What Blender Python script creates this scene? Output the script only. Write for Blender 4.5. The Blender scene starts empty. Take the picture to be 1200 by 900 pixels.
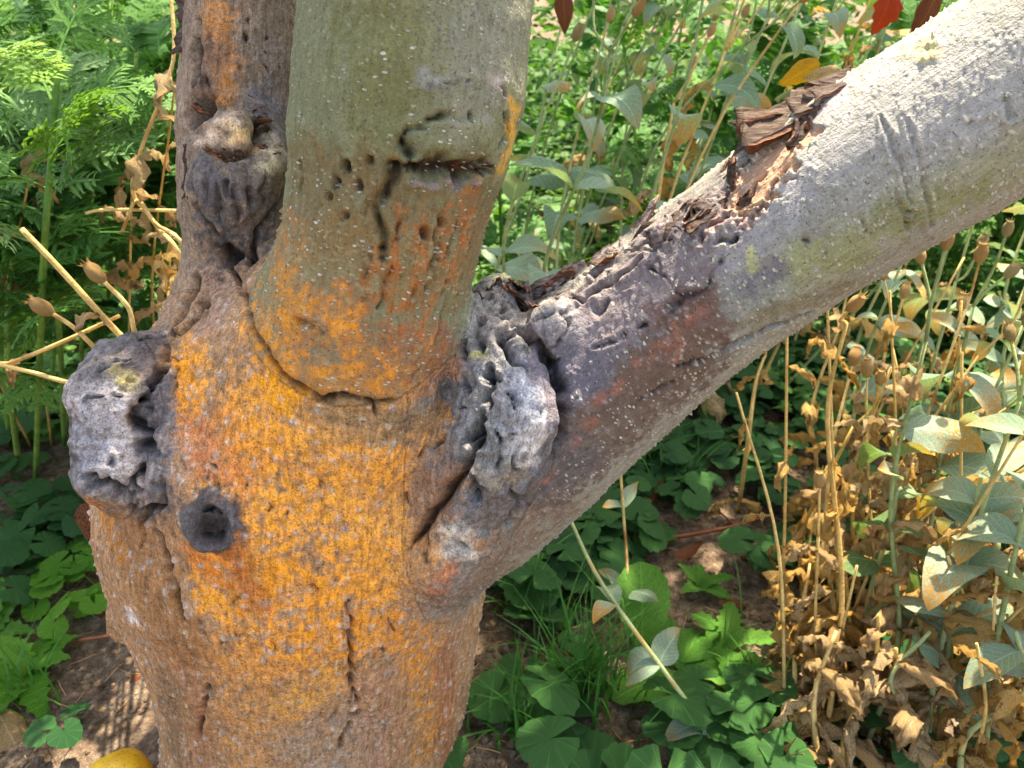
import bpy, math, random
import numpy as np
from mathutils import Vector, Matrix, Euler, kdtree

random.seed(7); RNG = np.random.default_rng(11)
SC = bpy.context.scene
COL = SC.collection
PI = math.pi

# ------------------------------------------------------------------ camera
CAM_H, PITCH, FPX = 0.59, math.radians(30.0), 901.0          # focal length in px of a 1200x900 frame
CAM = np.array([0.0, 0.0, CAM_H])
FWD = np.array([0.0, math.cos(PITCH), -math.sin(PITCH)])
UPV = np.array([0.0, math.sin(PITCH), math.cos(PITCH)])
RGT = np.array([1.0, 0.0, 0.0])
cd = bpy.data.cameras.new('camera'); cam = bpy.data.objects.new('camera', cd); COL.objects.link(cam)
cam.location = CAM; cam.rotation_euler = (PI / 2 - PITCH, 0, 0)
cd.sensor_fit = 'HORIZONTAL'; cd.sensor_width = 36.0; cd.lens = 36.0 * FPX / 1200.0
cd.clip_start = 0.02; cd.clip_end = 400.0
cd.dof.use_dof = True; cd.dof.focus_distance = 0.43; cd.dof.aperture_fstop = 16.0
SC.camera = cam

# ------------------------------------------------------------------ light
SUN = np.array([0.15, 0.37, 0.89]); SUN /= np.linalg.norm(SUN)   # towards the sun: high, behind the tree
elev = math.asin(SUN[2]); azim = math.atan2(SUN[0], SUN[1])
world = bpy.data.worlds.new('World'); SC.world = world; world.use_nodes = True
wn = world.node_tree
sky = wn.nodes.new('ShaderNodeTexSky'); sky.sky_type = 'NISHITA'; sky.sun_disc = False
sky.sun_elevation = elev; sky.sun_rotation = azim; sky.air_density = 1.0; sky.dust_density = 2.5; sky.ozone_density = 0.6
bg = wn.nodes['Background']; bg.inputs['Strength'].default_value = 0.15
wn.links.new(sky.outputs[0], bg.inputs[0])
sd = bpy.data.lights.new('sun', 'SUN'); sd.energy = 4.2; sd.angle = math.radians(0.6); sd.color = (1.0, 0.94, 0.84)
sun = bpy.data.objects.new('sun', sd); COL.objects.link(sun)
sun.rotation_euler = Vector((-SUN[0], -SUN[1], -SUN[2])).to_track_quat('-Z', 'Y').to_euler()
SC.view_settings.view_transform = 'Standard'; SC.view_settings.look = 'None'
SC.view_settings.gamma = 1.0; SC.view_settings.use_curve_mapping = False
SC.view_settings.exposure = 1.88
SC.view_settings.use_white_balance = True; SC.view_settings.white_balance_temperature = 7800.0   # shade is bluer than daylight
SC.cycles.max_bounces = 5; SC.cycles.diffuse_bounces = 3; SC.cycles.transparent_max_bounces = 4
SC.cycles.use_denoising = True

# ------------------------------------------------------------------ helpers
def P(px, py, d):
    """world point seen at photo pixel (px,py) at depth d metres"""
    return CAM + d * (FWD + (px - 600.0) / FPX * RGT - (py - 450.0) / FPX * UPV)

def ground_at(px, py, z=0.0):
    r = FWD + (px - 600.0) / FPX * RGT - (py - 450.0) / FPX * UPV
    t = (z - CAM_H) / r[2]
    return CAM + r * t

def rays(px):
    px = np.asarray(px, float).reshape(-1, 2)
    r = FWD[None] + ((px[:, :1] - 600) / FPX) * RGT[None] - ((px[:, 1:] - 450) / FPX) * UPV[None]
    return r / np.linalg.norm(r, axis=1)[:, None]

def lin(r, g, b):
    c = np.array([r, g, b], float) / 255.0
    return np.where(c <= 0.04045, c / 12.92, ((c + 0.055) / 1.055) ** 2.4)

def sstep(a, b, x):
    t = np.clip((x - a) / (b - a), 0, 1); return t * t * (3 - 2 * t)

_PERM = RNG.permutation(1024).astype(np.int32); _PERM = np.concatenate([_PERM, _PERM])
_G = RNG.normal(size=(1024, 3)).astype(np.float32); _G /= np.linalg.norm(_G, axis=1)[:, None]
def pnoise(p, seed=0):
    p = np.asarray(p, np.float32) + np.float32(seed * 13.37)
    i0 = np.floor(p); f = p - i0; i0 = i0.astype(np.int32)
    u = f * f * f * (f * (f * 6 - 15) + 10)
    out = np.zeros(len(p), np.float32)
    X = [_PERM[(i0[:, 0] + d) & 1023] for d in (0, 1)]
    fx = [f[:, 0], f[:, 0] - 1]; fy = [f[:, 1], f[:, 1] - 1]; fz = [f[:, 2], f[:, 2] - 1]
    wx = [1 - u[:, 0], u[:, 0]]; wy = [1 - u[:, 1], u[:, 1]]; wz = [1 - u[:, 2], u[:, 2]]
    for dx in (0, 1):
        for dy in (0, 1):
            Y = _PERM[X[dx] + ((i0[:, 1] + dy) & 1023)]; w2 = wx[dx] * wy[dy]
            for dz in (0, 1):
                g = _G[_PERM[Y + ((i0[:, 2] + dz) & 1023)]]
                out += w2 * wz[dz] * (g[:, 0] * fx[dx] + g[:, 1] * fy[dy] + g[:, 2] * fz[dz])
    return out * 1.5
def fbm(p, seed=0, octv=3, gain=0.5):
    a, s, o = 1.0, 0.0, np.zeros(len(p), np.float32)
    for k in range(octv):
        o += a * pnoise(p * (2.03 ** k), seed + 17 * k); s += a; a *= gain
    return o / s

def mesh_from(name, V, F, uv=None, smooth=True):
    """V (n,3), F list of index lists or (m,k) array"""
    me = bpy.data.meshes.new(name)
    V = np.asarray(V, np.float32)
    if isinstance(F, np.ndarray):
        m, k = F.shape
        me.vertices.add(len(V)); me.vertices.foreach_set('co', V.ravel())
        me.loops.add(m * k); me.loops.foreach_set('vertex_index', F.astype(np.int32).ravel())
        me.polygons.add(m); me.polygons.foreach_set('loop_start', np.arange(0, m * k, k, dtype=np.int32))
        me.update(calc_edges=True)
    else:
        me.from_pydata(V.tolist(), [], F)
    if smooth:
        me.polygons.foreach_set('use_smooth', np.ones(len(me.polygons), bool))
    if uv is not None:
        uv = np.asarray(uv, np.float32)
        ul = me.uv_layers.new(name='UVMap')
        li = np.empty(len(me.loops), np.int32); me.loops.foreach_get('vertex_index', li)
        ul.data.foreach_set('uv', uv[li].ravel())
    return me

def link(name, me, parent=None, mat=None, loc=None, rot=None, scale=None):
    o = bpy.data.objects.new(name, me); COL.objects.link(o)
    if parent is not None: o.parent = parent
    if mat is not None and me is not None and len(me.materials) == 0: me.materials.append(mat)
    if loc is not None: o.location = loc
    if rot is not None: o.rotation_euler = rot
    if scale is not None: o.scale = (scale,) * 3 if np.isscalar(scale) else scale
    return o

def tag(o, label=None, cat=None, group=None, kind=None):
    if label: o['label'] = label
    if cat: o['category'] = cat
    if group: o['group'] = group
    if kind: o['kind'] = kind
    return o

def thing(name, loc, label, cat, group=None):
    o = bpy.data.objects.new(name, None); COL.objects.link(o); o.location = loc
    o.empty_display_size = 0.02
    return tag(o, label, cat, group)

class NT:
    """tiny node helper"""
    def __init__(s, name):
        s.m = bpy.data.materials.new(name); s.m.use_nodes = True
        s.t = s.m.node_tree; s.out = s.t.nodes['Material Output']; s.b = s.t.nodes['Principled BSDF']
    def n(s, typ, **kw):
        x = s.t.nodes.new('ShaderNode' + typ)
        for k, v in kw.items():
            if k.startswith('i_'):
                key = k[2:]; key = int(key) if key.isdigit() else key.replace('_', ' ')
                s.set(x, key, v)
            else: setattr(x, k, v)
        return x
    def set(s, x, key, v):
        if isinstance(v, bpy.types.NodeSocket): s.t.links.new(v, x.inputs[key])
        else: x.inputs[key].default_value = v
    def l(s, a, b): s.t.links.new(a, b)
    def noise(s, vec, scale, detail=3, rough=0.55):
        x = s.n('TexNoise'); x.inputs['Scale'].default_value = scale; x.inputs['Detail'].default_value = detail
        x.inputs['Roughness'].default_value = rough
        if vec is not None: s.l(vec, x.inputs['Vector'])
        return x.outputs['Fac']
    def ramp(s, fac, pts):
        x = s.n('ValToRGB'); e = x.color_ramp.elements
        while len(e) > 1: e.remove(e[-1])
        for i, (p, c) in enumerate(pts):
            q = e[0] if i == 0 else e.new(p)
            q.position = p; c = (c,) * 3 if np.isscalar(c) else tuple(c); q.color = (*c[:3], 1)
        s.l(fac, x.inputs['Fac']); return x.outputs['Color']
    def math(s, op, a, b=0.0, c=None):
        x = s.n('Math', operation=op); s.set(x, 0, a); s.set(x, 1, b)
        if c is not None: s.set(x, 2, c)
        return x.outputs[0]
    def mix(s, fac, a, b, mode='MIX'):
        x = s.n('Mix', data_type='RGBA', blend_type=mode)
        s.set(x, 0, fac)
        for i, v in ((6, a), (7, b)):
            if not isinstance(v, bpy.types.NodeSocket): v = (*tuple(v)[:3], 1.0)
            s.set(x, i, v)
        return x.outputs[2]
    def bump(s, h, strength, dist, normal=None):
        x = s.n('Bump'); x.inputs['Strength'].default_value = strength; x.inputs['Distance'].default_value = dist
        s.l(h, x.inputs['Height'])
        if normal is not None: s.l(normal, x.inputs['Normal'])
        return x.outputs['Normal']
# ================================================================== THE TREE
def chain(pts):
    """[(px,py,depth,radius_px)] -> centres (n,3), radii (n)"""
    C = np.array([P(a, b, d) for a, b, d, r in pts]); R = np.array([r * d / FPX for a, b, d, r in pts])
    return C, R

COMP = [                                   # name, chain, blend width
 ('trunk', chain([(360,1130,.745,215),(368,1010,.715,182),(372,900,.672,166),(370,800,.640,168),(366,730,.612,180),(358,660,.585,198),
                  (352,590,.562,216),(362,530,.540,214),(372,480,.524,196),(372,430,.515,160)]), .0),
 ('middle_stem', chain([(403,440,.446,100),(416,400,.438,114),(431,350,.428,116),(446,290,.420,113),(458,225,.414,118),(470,165,.408,129),(482,100,.402,135),
                  (489,0,.394,136),(497,-150,.380,140),(508,-420,.362,150)]), .034),
 ('left_stem', chain([(300,430,.50,80),(285,370,.485,70),(275,300,.478,58),(280,230,.474,66),(283,150,.470,70),(288,70,.466,71),(291,0,.462,71),(296,-150,.455,72),(306,-400,.445,74)]), .022),
 ('limb', chain([(470,610,.535,118),(545,565,.515,116),(620,505,.495,112),(690,443,.474,107),(802,353,.450,103),(931,259,.425,107),(1068,173,.402,113),
                  (1200,94,.383,119),(1400,-28,.36,126),(1700,-205,.33,136)]), .026),
 ('left_stub', chain([(235,520,.490,84),(175,490,.450,66),(142,470,.435,55),(140,545,.438,50)]), .018),
 ('left_stub_top', chain([(225,450,.475,50),(170,425,.452,38),(135,432,.444,32)]), .008),
 ('right_stub', chain([(530,590,.478,80),(580,520,.435,66),(594,480,.428,60),(580,420,.438,52),(572,375,.452,34),(582,345,.458,24)]), .010),
 ('stub_foot', chain([(515,640,.470,56),(545,625,.462,40)]), .016),
 ('dark_knot', chain([(248,618,.440,24),(246,612,.425,30)]), .006),
 ('limb_bump', chain([(655,392,.445,40),(648,384,.428,28)]), .010),
 ('trunk_bump', chain([(172,712,.590,52),(160,715,.585,40)]), .014),
 ('stem_collar', chain([(282,185,.455,54),(270,225,.448,50),(266,262,.455,40)]), .010),
 ('stem_lip', chain([(240,175,.440,20),(262,204,.432,16),(300,208,.434,16),(325,190,.442,14)]), .005),
 ('collar_swell', chain([(440,495,.437,46),(400,492,.43,40)]), .03),
 ('side_flare', chain([(500,700,.60,60),(470,800,.63,70)]), .03),
]
NAMES = [c[0] for c in COMP]

def comp_dist(p, C, R, full=False):
    best = np.full(len(p), 1e9, np.float32)
    if full: S = np.zeros(len(p), np.float32); Q = np.zeros((len(p), 3), np.float32); L0 = 0.0
    for i in range(len(C) - 1):
        a, b = C[i].astype(np.float32), C[i + 1].astype(np.float32); ab = b - a; L2 = float(ab @ ab)
        t = np.clip(((p - a) @ ab) / L2, 0, 1)
        cpt = a + t[:, None] * ab
        v = p - cpt
        d = np.sqrt((v * v).sum(1)) - (R[i] + t * (R[i + 1] - R[i])).astype(np.float32)
        m = d < best
        best = np.where(m, d, best)
        if full:
            S = np.where(m, L0 + t * math.sqrt(L2), S); Q[m] = v[m]; L0 += math.sqrt(L2)
    return (best, S, Q) if full else best

def sdf(p):
    p = np.asarray(p, np.float32); f = None
    for nm, (C, R), k in COMP:
        d = comp_dist(p, C, R)
        if f is None: f = d
        else:
            h = np.clip(0.5 + 0.5 * (f - d) / k, 0, 1)
            f = f + (d - f) * h - k * h * (1 - h)
    return f

def sdf_grad(p, e=0.0015):
    g = np.empty((len(p), 3), np.float32)
    for i in range(3):
        q = np.array(p, np.float32); q[:, i] += e; a = sdf(q); q[:, i] -= 2 * e
        g[:, i] = a - sdf(q)
    return g / np.maximum(np.linalg.norm(g, axis=1), 1e-9)[:, None]

def make_depth_map():
    """nearest depth of the undisturbed skin for cells of 3 photo pixels (gaps filled from neighbours)"""
    q = TV - CAM; z = q @ FWD; x = 600 + FPX * (q @ RGT) / z; y = 450 - FPX * (q @ UPV) / z
    nx, ny = 440, 340
    ix = np.floor(x / 3).astype(int) + 20; iy = np.floor(y / 3).astype(int) + 20
    m = (ix >= 0) & (ix < nx) & (iy >= 0) & (iy < ny) & (z > .1)
    D = np.full(nx * ny, 9.0, np.float32); np.minimum.at(D, ix[m] * ny + iy[m], z[m].astype(np.float32)); D = D.reshape(nx, ny)
    D0 = D.copy()
    for _ in range(12):                      # grow outwards so that points just off the outline land on it
        E = np.pad(D, 1, constant_values=9.0)
        nb = np.minimum.reduce([E[:-2, 1:-1], E[2:, 1:-1], E[1:-1, :-2], E[1:-1, 2:]])
        D = np.where(D > 8, nb, D)
    return D
def hits(px):
    """photo pixels -> points on the undisturbed tree surface"""
    px = np.asarray(px, float).reshape(-1, 2)
    ix = np.clip(np.floor(px[:, 0] / 3).astype(int) + 20, 0, 439); iy = np.clip(np.floor(px[:, 1] / 3).astype(int) + 20, 0, 339)
    d = np.minimum(DMAP[ix, iy], 1.0)[:, None]
    return (CAM + d * (FWD + (px[:, :1] - 600) / FPX * RGT - (px[:, 1:] - 450) / FPX * UPV)).astype(np.float32)

def surface_nets(f, org, h):
    s = f < 0
    nx, ny, nz = f.shape
    c = np.zeros((nx - 1, ny - 1, nz - 1), np.int8)
    for dx in (0, 1):
        for dy in (0, 1):
            for dz in (0, 1): c += s[dx:nx - 1 + dx, dy:ny - 1 + dy, dz:nz - 1 + dz]
    idx = np.argwhere((c > 0) & (c < 8))
    vid = np.full(c.shape, -1, np.int64); vid[tuple(idx.T)] = np.arange(len(idx))
    acc = np.zeros((len(idx), 3)); cnt = np.zeros(len(idx))
    for ax in range(3):
        o = [a for a in range(3) if a != ax]
        for i in (0, 1):
            for j in (0, 1):
                a = idx.copy(); a[:, o[0]] += i; a[:, o[1]] += j; b = a.copy(); b[:, ax] += 1
                fa, fb = f[tuple(a.T)], f[tuple(b.T)]
                m = (fa < 0) != (fb < 0)
                t = np.where(m, fa / np.where(m, fa - fb, 1), 0)
                pos = a.astype(float); pos[:, ax] += t
                acc += pos * m[:, None]; cnt += m
    V = org + acc / cnt[:, None] * h
    faces = []
    for ax in range(3):
        o = [(ax + 1) % 3, (ax + 2) % 3]
        sl0 = [slice(None)] * 3; sl1 = [slice(None)] * 3; sl0[ax] = slice(0, -1); sl1[ax] = slice(1, None)
        e = np.argwhere(s[tuple(sl0)] != s[tuple(sl1)])
        ok = (e[:, o[0]] > 0) & (e[:, o[1]] > 0) & (e[:, o[0]] < f.shape[o[0]] - 1) & (e[:, o[1]] < f.shape[o[1]] - 1)
        e = e[ok]; ins = s[tuple(e.T)]
        q = []
        for i, j in ((1, 1), (0, 1), (0, 0), (1, 0)):
            a = e.copy(); a[:, o[0]] -= i; a[:, o[1]] -= j; q.append(vid[tuple(a.T)])
        q = np.stack(q, 1); q[~ins] = q[~ins][:, ::-1]
        faces.append(q)
    return V, np.concatenate(faces)

# vertex normals of the whole skin, kept on every part so that the joins do not show
def vnormals(V, F):
    a, b, c, d = (V[F[:, i]] for i in range(4))
    fn = np.cross(c - a, d - b)
    N = np.zeros_like(V)
    for i in range(4): 
        for k in range(3): N[:, k] += np.bincount(F[:, i], fn[:, k], len(V)).astype(np.float32)
    return N / np.maximum(np.linalg.norm(N, axis=1), 1e-12)[:, None]

def build_tree_surface():
    h = 0.0052
    lo = np.array([-.30, .20, -.10]); hi = np.array([.52, .60, .80])
    n = np.ceil((hi - lo) / h).astype(int)
    ax = [lo[i] + np.arange(n[i]) * h for i in range(3)]
    # sparse: evaluate a coarse lattice, refine only near the surface
    f = np.full(n, 1.0, np.float32)
    B = 6
    bc = [ax[i][::B] + h * B / 2 for i in range(3)]
    G = np.stack(np.meshgrid(*bc, indexing='ij'), -1).reshape(-1, 3)
    fb = sdf(G).reshape([len(b) for b in bc])
    near = np.argwhere(np.abs(fb) < h * B * 1.25)
    far_in = fb < 0
    f = np.where(np.repeat(np.repeat(np.repeat(far_in, B, 0), B, 1), B, 2)[:n[0], :n[1], :n[2]], np.float32(-1), np.float32(1))
    off = np.stack(np.meshgrid(*[np.arange(B)] * 3, indexing='ij'), -1).reshape(-1, 3)
    I = (near[:, None, :] * B + off[None]).reshape(-1, 3)
    I = I[(I < n).all(1)]
    f[tuple(I.T)] = sdf(lo + I * h)
    V, F = surface_nets(f, lo, h)
    me = mesh_from('tmp', V, F)
    ob = bpy.data.objects.new('tmp', me); COL.objects.link(ob)
    md = ob.modifiers.new('s', 'SUBSURF'); md.levels = 2; md.render_levels = 2; md.use_limit_surface = False
    dg = bpy.context.evaluated_depsgraph_get(); em = bpy.data.meshes.new_from_object(ob.evaluated_get(dg))
    nv, nf = len(em.vertices), len(em.polygons)
    V = np.empty(nv * 3, np.float32); em.vertices.foreach_get('co', V); V = V.reshape(-1, 3)
    Fq = np.empty(nf * 4, np.int32); em.loops.foreach_get('vertex_index', Fq); Fq = Fq.reshape(-1, 4)
    bpy.data.objects.remove(ob); bpy.data.meshes.remove(me); bpy.data.meshes.remove(em)
    return V, Fq

TV, TF = build_tree_surface()
TN = vnormals(TV, TF)
TV = TV - TN * sdf(TV)[:, None] * 0.9
TN = vnormals(TV, TF)
NV = len(TV)
DMAP = make_depth_map()
# component coordinates: which limb, distance along it, offset from its axis
best = np.full(NV, 9.0, np.float32); CID = np.zeros(NV, np.int32); BCO = np.zeros((NV, 3), np.float32)
PERP = np.zeros((NV, 3), np.float32); AXV = np.zeros((NV, 3), np.float32); DC = {}
for ci, (nm, (C, R), k) in enumerate(COMP):
    d = comp_dist(TV, C, R)
    if nm == 'middle_stem':                  # its bark ends at the overlapping crack, not at the sphere below it
        h3 = hits([(288,360),(420,470),(545,430)]).astype(float); pn = np.cross(h3[1] - h3[0], h3[2] - h3[0]); pn /= np.linalg.norm(pn); pn = pn if pn[2] > 0 else -pn
        d = d + (np.clip(-((TV - h3[1]) @ pn), 0, .2) * 12.0).astype(np.float32)
    DC[nm] = d
    if nm in ('collar_swell', 'side_flare', 'trunk_bump', 'limb_bump', 'stem_collar', 'stem_lip', 'dark_knot', 'stub_foot', 'left_stub_top'): continue
    axm = C[-1] - C[0]; axm = axm / np.linalg.norm(axm)
    e1 = np.cross(axm, [0.0, 1.0, 0.1]); e1 /= np.linalg.norm(e1); e2 = np.cross(axm, e1)
    m = d < best
    best = np.where(m, d, best); CID[m] = ci
    Q = TV[m] - C[len(C) // 2]
    BCO[m] = np.stack([Q @ e1, Q @ e2, Q @ axm + ci * 3.0 + 3.0], 1); AXV[m] = axm
CID_i = {n: i for i, n in enumerate(NAMES)}
def is_c(n): return CID == CID_i[n]
# soft weights of the big limbs (for blending looks across a junction)
_w = {n: np.exp(-np.maximum(DC[n], -0.004) / 0.006) for n in ('trunk', 'middle_stem', 'left_stem', 'limb', 'left_stub', 'right_stub')}
_w['left_stub'] = np.maximum(_w['left_stub'], np.exp(-np.maximum(DC['left_stub_top'], -.004) / .006))
_ws = sum(_w.values()); W = {k: (v / _ws).astype(np.float32) for k, v in _w.items()}

# ---- noise fields
n_lo = fbm(TV * 22, 1, 3); n_mid = fbm(TV * 70, 2, 3); n_hi = fbm(TV * 230, 3, 2)
fib = fbm(BCO * np.array([150, 150, 16], np.float32), 4, 3)          # fibres along each limb
fib2 = fbm(BCO * np.array([60, 60, 9], np.float32), 5, 3)
ring = fbm(BCO * np.array([14, 14, 190], np.float32), 6, 2)          # fine rings around each limb
blot = fbm(TV * 38, 7, 4, .6); blot2 = fbm(TV * 95, 8, 3, .6); blot3 = fbm(TV * 16, 9, 2)
mot = fbm(TV * 170, 51, 3, .7); crag = 1 - 2 * np.abs(fbm(BCO * np.array([78, 78, 34], np.float32), 52, 3, .6)) * 1.6; crag2 = 1 - 2 * np.abs(fbm(BCO * np.array([85, 85, 15], np.float32), 53, 3, .6)) * 1.6
WARP = np.stack([fbm(TV * 90, 31, 2), fbm(TV * 90, 32, 2), fbm(TV * 90, 33, 2)], 1) * 0.0038

def stroke(px, warp=1.0, reach=.03):
    """distance (m) of the near vertices from a line drawn over the bark along photo pixels, plus the fraction along it"""
    pts = []
    for i in range(len(px) - 1):
        m = max(1, int(np.hypot(px[i + 1][0] - px[i][0], px[i + 1][1] - px[i][1]) / 16))
        pts += [(px[i][0] + (px[i + 1][0] - px[i][0]) * t / m, px[i][1] + (px[i + 1][1] - px[i][1]) * t / m) for t in range(m)]
    pts.append(px[-1]); H = hits(pts)
    lo, hi = H.min(0) - reach, H.max(0) + reach
    b0 = np.searchsorted(XS, lo[0]); b1 = np.searchsorted(XS, hi[0])
    cand = XO[b0:b1]; q = TV[cand]
    cand = cand[(q[:, 1] > lo[1]) & (q[:, 1] < hi[1]) & (q[:, 2] > lo[2]) & (q[:, 2] < hi[2])]
    p = TV[cand] + WARP[cand] * warp
    D = np.full(len(cand), 9.0, np.float32); U = np.zeros(len(cand), np.float32)
    for i in range(len(H) - 1):
        a = H[i]; ab = H[i + 1] - a; L2 = max(float(ab @ ab), 1e-12)
        v = p - a; t = np.clip((v @ ab) / L2, 0, 1); v -= t[:, None] * ab; d = np.sqrt(np.einsum('ij,ij->i', v, v))
        m = d < D; D = np.where(m, d, D); U = np.where(m, (i + t) / (len(H) - 1), U)
    k = D < reach
    return cand[k], D[k], U[k]
XO = np.argsort(TV[:, 0]); XS = TV[XO, 0]

def spots(px):
    return [(px[0], px[1])]

MM = 0.001
disp = np.zeros(NV, np.float32)
col = np.zeros((NV, 3), np.float32)
lent = np.zeros(NV, np.float32)       # how dense the pale lenticels are
wood = np.zeros(NV, np.float32)       # bare wood

rough = 1.0 * W['trunk'] + .75 * W['middle_stem'] + 1.25 * W['left_stem'] + .45 * W['limb'] + 2.6 * W['left_stub'] + 2.4 * W['right_stub']
disp += n_lo * 3.2 * MM * np.clip(rough, .5, 1.6) + n_mid * 1.1 * MM * rough + n_hi * .24 * MM * rough
disp += fib * .32 * MM * (W['trunk'] + W['left_stem'] + .6 * W['middle_stem']) + fib2 * 1.0 * MM * (W['trunk'] + W['left_stem'] + .5 * W['middle_stem'])

stubm = np.clip(W['left_stub'] + W['right_stub'] + .8 * np.exp(-np.maximum(DC['stem_collar'], -.003) / .004) * (TN[:, 1] < 0), 0, 1)
disp += stubm * (-np.clip(-crag, 0, 1) * 3.6 + .5 * n_mid + .6 * crag2 + .5 * n_hi) * MM
# ---- base colours of each limb
def mixc(mask, c):
    m = np.clip(mask, 0, 1)[:, None]
    global col
    col = col * (1 - m) + np.asarray(c, np.float32) * m

T_OR = lin(228, 150, 54); T_ORD = lin(196, 108, 32); T_BR = lin(142, 100, 66); T_GY = lin(128, 116, 106); T_RED = lin(150, 76, 46); T_PINK = lin(188, 122, 86)
c_tr = lin(162, 124, 90)[None] * (1 + .28 * blot[:, None] + .45 * mot[:, None])
c_ms = lin(130, 132, 100)[None] * (1 + .22 * fib2[:, None])
c_ls = lin(140, 120, 102)[None] * (1 + .35 * blot[:, None])
c_lb = lin(158, 157, 146)[None] * (1 + .16 * fib2[:, None])
c_s1 = lin(106, 102, 102)[None] * np.clip(1 + .9 * blot2[:, None] + .8 * mot[:, None], .25, 2.2)
c_s2 = lin(116, 115, 114)[None] * np.clip(1 + .9 * blot2[:, None] + .9 * mot[:, None], .25, 2.2)
col = (c_tr * W['trunk'][:, None] + c_ms * W['middle_stem'][:, None] + c_ls * W['left_stem'][:, None] + c_lb * W['limb'][:, None] + c_s1 * W['left_stub'][:, None] + c_s2 * W['right_stub'][:, None]).astype(np.float32)
lent += 1.0 * W['middle_stem'] + 1.0 * W['limb'] + .15 * W['trunk']

def paint(px, w_px, color, amt=1.0, soft=.9, nz=None, nzs=.9, d0=.43, warp=1.5, mott=.35):
    """a patch of pigment along a line; w_px half width in px at about d0"""
    w = w_px * d0 / FPX
    sel, D, U = stroke(px if len(px) > 1 else [px[0], (px[0][0] + 1, px[0][1] + 1)], warp, w * (1.5 + nzs) + .004)
    x = D / w
    if nz is not None: x = x - nz[sel] * nzs
    x = x - mot[sel] * .9 - n_hi[sel] * .4
    m = (1 - sstep(1 - soft * .5, 1 + soft * .5, x)) * amt
    if mott: m = m * (1 - mott * (1 - sstep(-.16, .16, mot[sel] + .45 * blot2[sel])))
    col[sel] = col[sel] * (1 - m[:, None]) + np.asarray(color, np.float32) * m[:, None]
    return sel, m

# middle stem: green algae, olive streaks, brown collar, orange lower bark
paint([(380,60),(370,160)], 60, lin(122,124,90), .6, 1.2, fib2)
paint([(440,40),(455,130)], 34, lin(112,112,66), .7, 1.0, fib2, 1.8)
paint([(480,20),(500,100)], 30, lin(116,114,72), .6, 1.0, fib2, 1.8)
paint([(570,30),(560,90)], 44, lin(140,138,126), .7, 1.0, fib2)
paint([(350,190),(400,200),(470,215)], 26, lin(124,104,66), .8, 1.0, blot, .8)
paint([(365,240),(420,250),(480,250),(560,250)], 44, lin(122,104,70), .9, .9, blot, .8)
paint([(330,290),(330,340),(345,390)], 36, lin(184,124,70), .75, 1.0, blot, .9, mott=.6)
paint([(400,300),(480,330),(540,310)], 52, lin(140,112,70), .8, 1.0, blot, .8)
paint([(360,390),(420,420),(500,420)], 46, lin(164,112,80), .8, 1.0, blot, .8, mott=.4)
paint([(330,330),(340,380)], 20, lin(214,140,44), .7, 1.0, blot2, .9)
for x0, y0, x1, y1, w in ((470,250,455,340,8),(500,250,480,350,9),(525,240,505,350,9),(545,230,525,330,9),(562,210,545,290,10),(440,300,425,370,8),(415,310,405,390,8),(470,360,450,420,9),(500,360,470,440,8),(430,400,410,440,8),(590,215,570,260,7),(395,330,385,400,6)):
    paint([(x0, y0), ((x0 + x1) / 2 + 4, (y0 + y1) / 2), (x1, y1)], w * .75, lin(180, 104, 48), .7, 1.4, fib, 2.2, mott=.75)
paint([(600,130),(598,170),(590,195)], 12, lin(226,170,66), .9, 1.0, blot2, .7)  # sunlit yellow rim painted along the right edge
paint([(296,380),(330,425),(372,450),(420,456),(480,446),(520,425)], 26, lin(166,118,80), .85, 1.0, blot, .9, mott=.3); paint([(300,372),(322,404)], 20, lin(196,136,70), .7, 1.2, blot2, 1.0, mott=.5)
# trunk face: orange algae in ragged fields
for seg, w in (([(225,420),(235,470)], 34), ([(330,470),(420,560),(440,640)], 92), ([(300,470),(300,560)], 58), ([(430,700),(360,720),(320,680)], 74), ([(500,500),(520,490)], 22), ([(480,740),(510,760)], 34), ([(400,760),(330,760)], 46), ([(280,720),(300,780)], 34), ([(250,560),(240,690)], 22)):
    sel, m = paint(seg, w, T_OR, .95, 1.0, blot, 1.5, mott=.70); disp[sel] += m * .22 * MM
paint([(215,420),(222,500)], 16, lin(226,142,30), .8, 1.0, blot2, .8)
paint([(320,460),(330,470)], 18, lin(232,150,26), .85, 1.0, blot2, .8)
paint([(300,650),(330,690),(350,720)], 40, lin(228,148,44), .7, 1.0, blot2, 1.1, mott=.6)
paint([(400,520),(470,600),(470,660)], 50, lin(226,160,70), .6, 1.0, blot2, 1.2, mott=.6)
paint([(250,500),(270,560)], 26, lin(190,116,62), .7, 1.2, blot, 1.3, mott=.6)
paint([(225,500),(240,540)], 22, lin(172,108,80), .7, 1.2, blot, 1.3, mott=.5)
paint([(270,640),(285,680),(300,710)], 16, T_RED, .75, 1.5, blot2, 1.6)
paint([(230,650),(250,670)], 18, lin(190,104,38), .7, 1.0, blot2, .8)
paint([(150,640),(180,700),(210,760)], 40, lin(146,98,52), .8, 1.0, blot2, 1.0)
paint([(215,780),(235,850),(240,895)], 22, lin(150,96,68), .65, 1.5, blot, 1.4, mott=.6)
paint([(110,590),(140,640)], 16, lin(182,116,46), .8, 1.0, blot2, .9)
paint([(195,800),(205,890)], 20, lin(118,92,68), .8, 1.0, blot, .6)
paint([(300,830),(380,850),(480,860)], 56, lin(158,124,88), .7, 1.1, blot, .8)
paint([(375,848),(445,850)], 20, lin(150,138,132), .6, 1.6, fib2, 1.6, mott=.7)
paint([(470,720),(500,790),(505,880)], 26, lin(198,130,58), .8, 1.2, fib2, 1.6, mott=.8)
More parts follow.
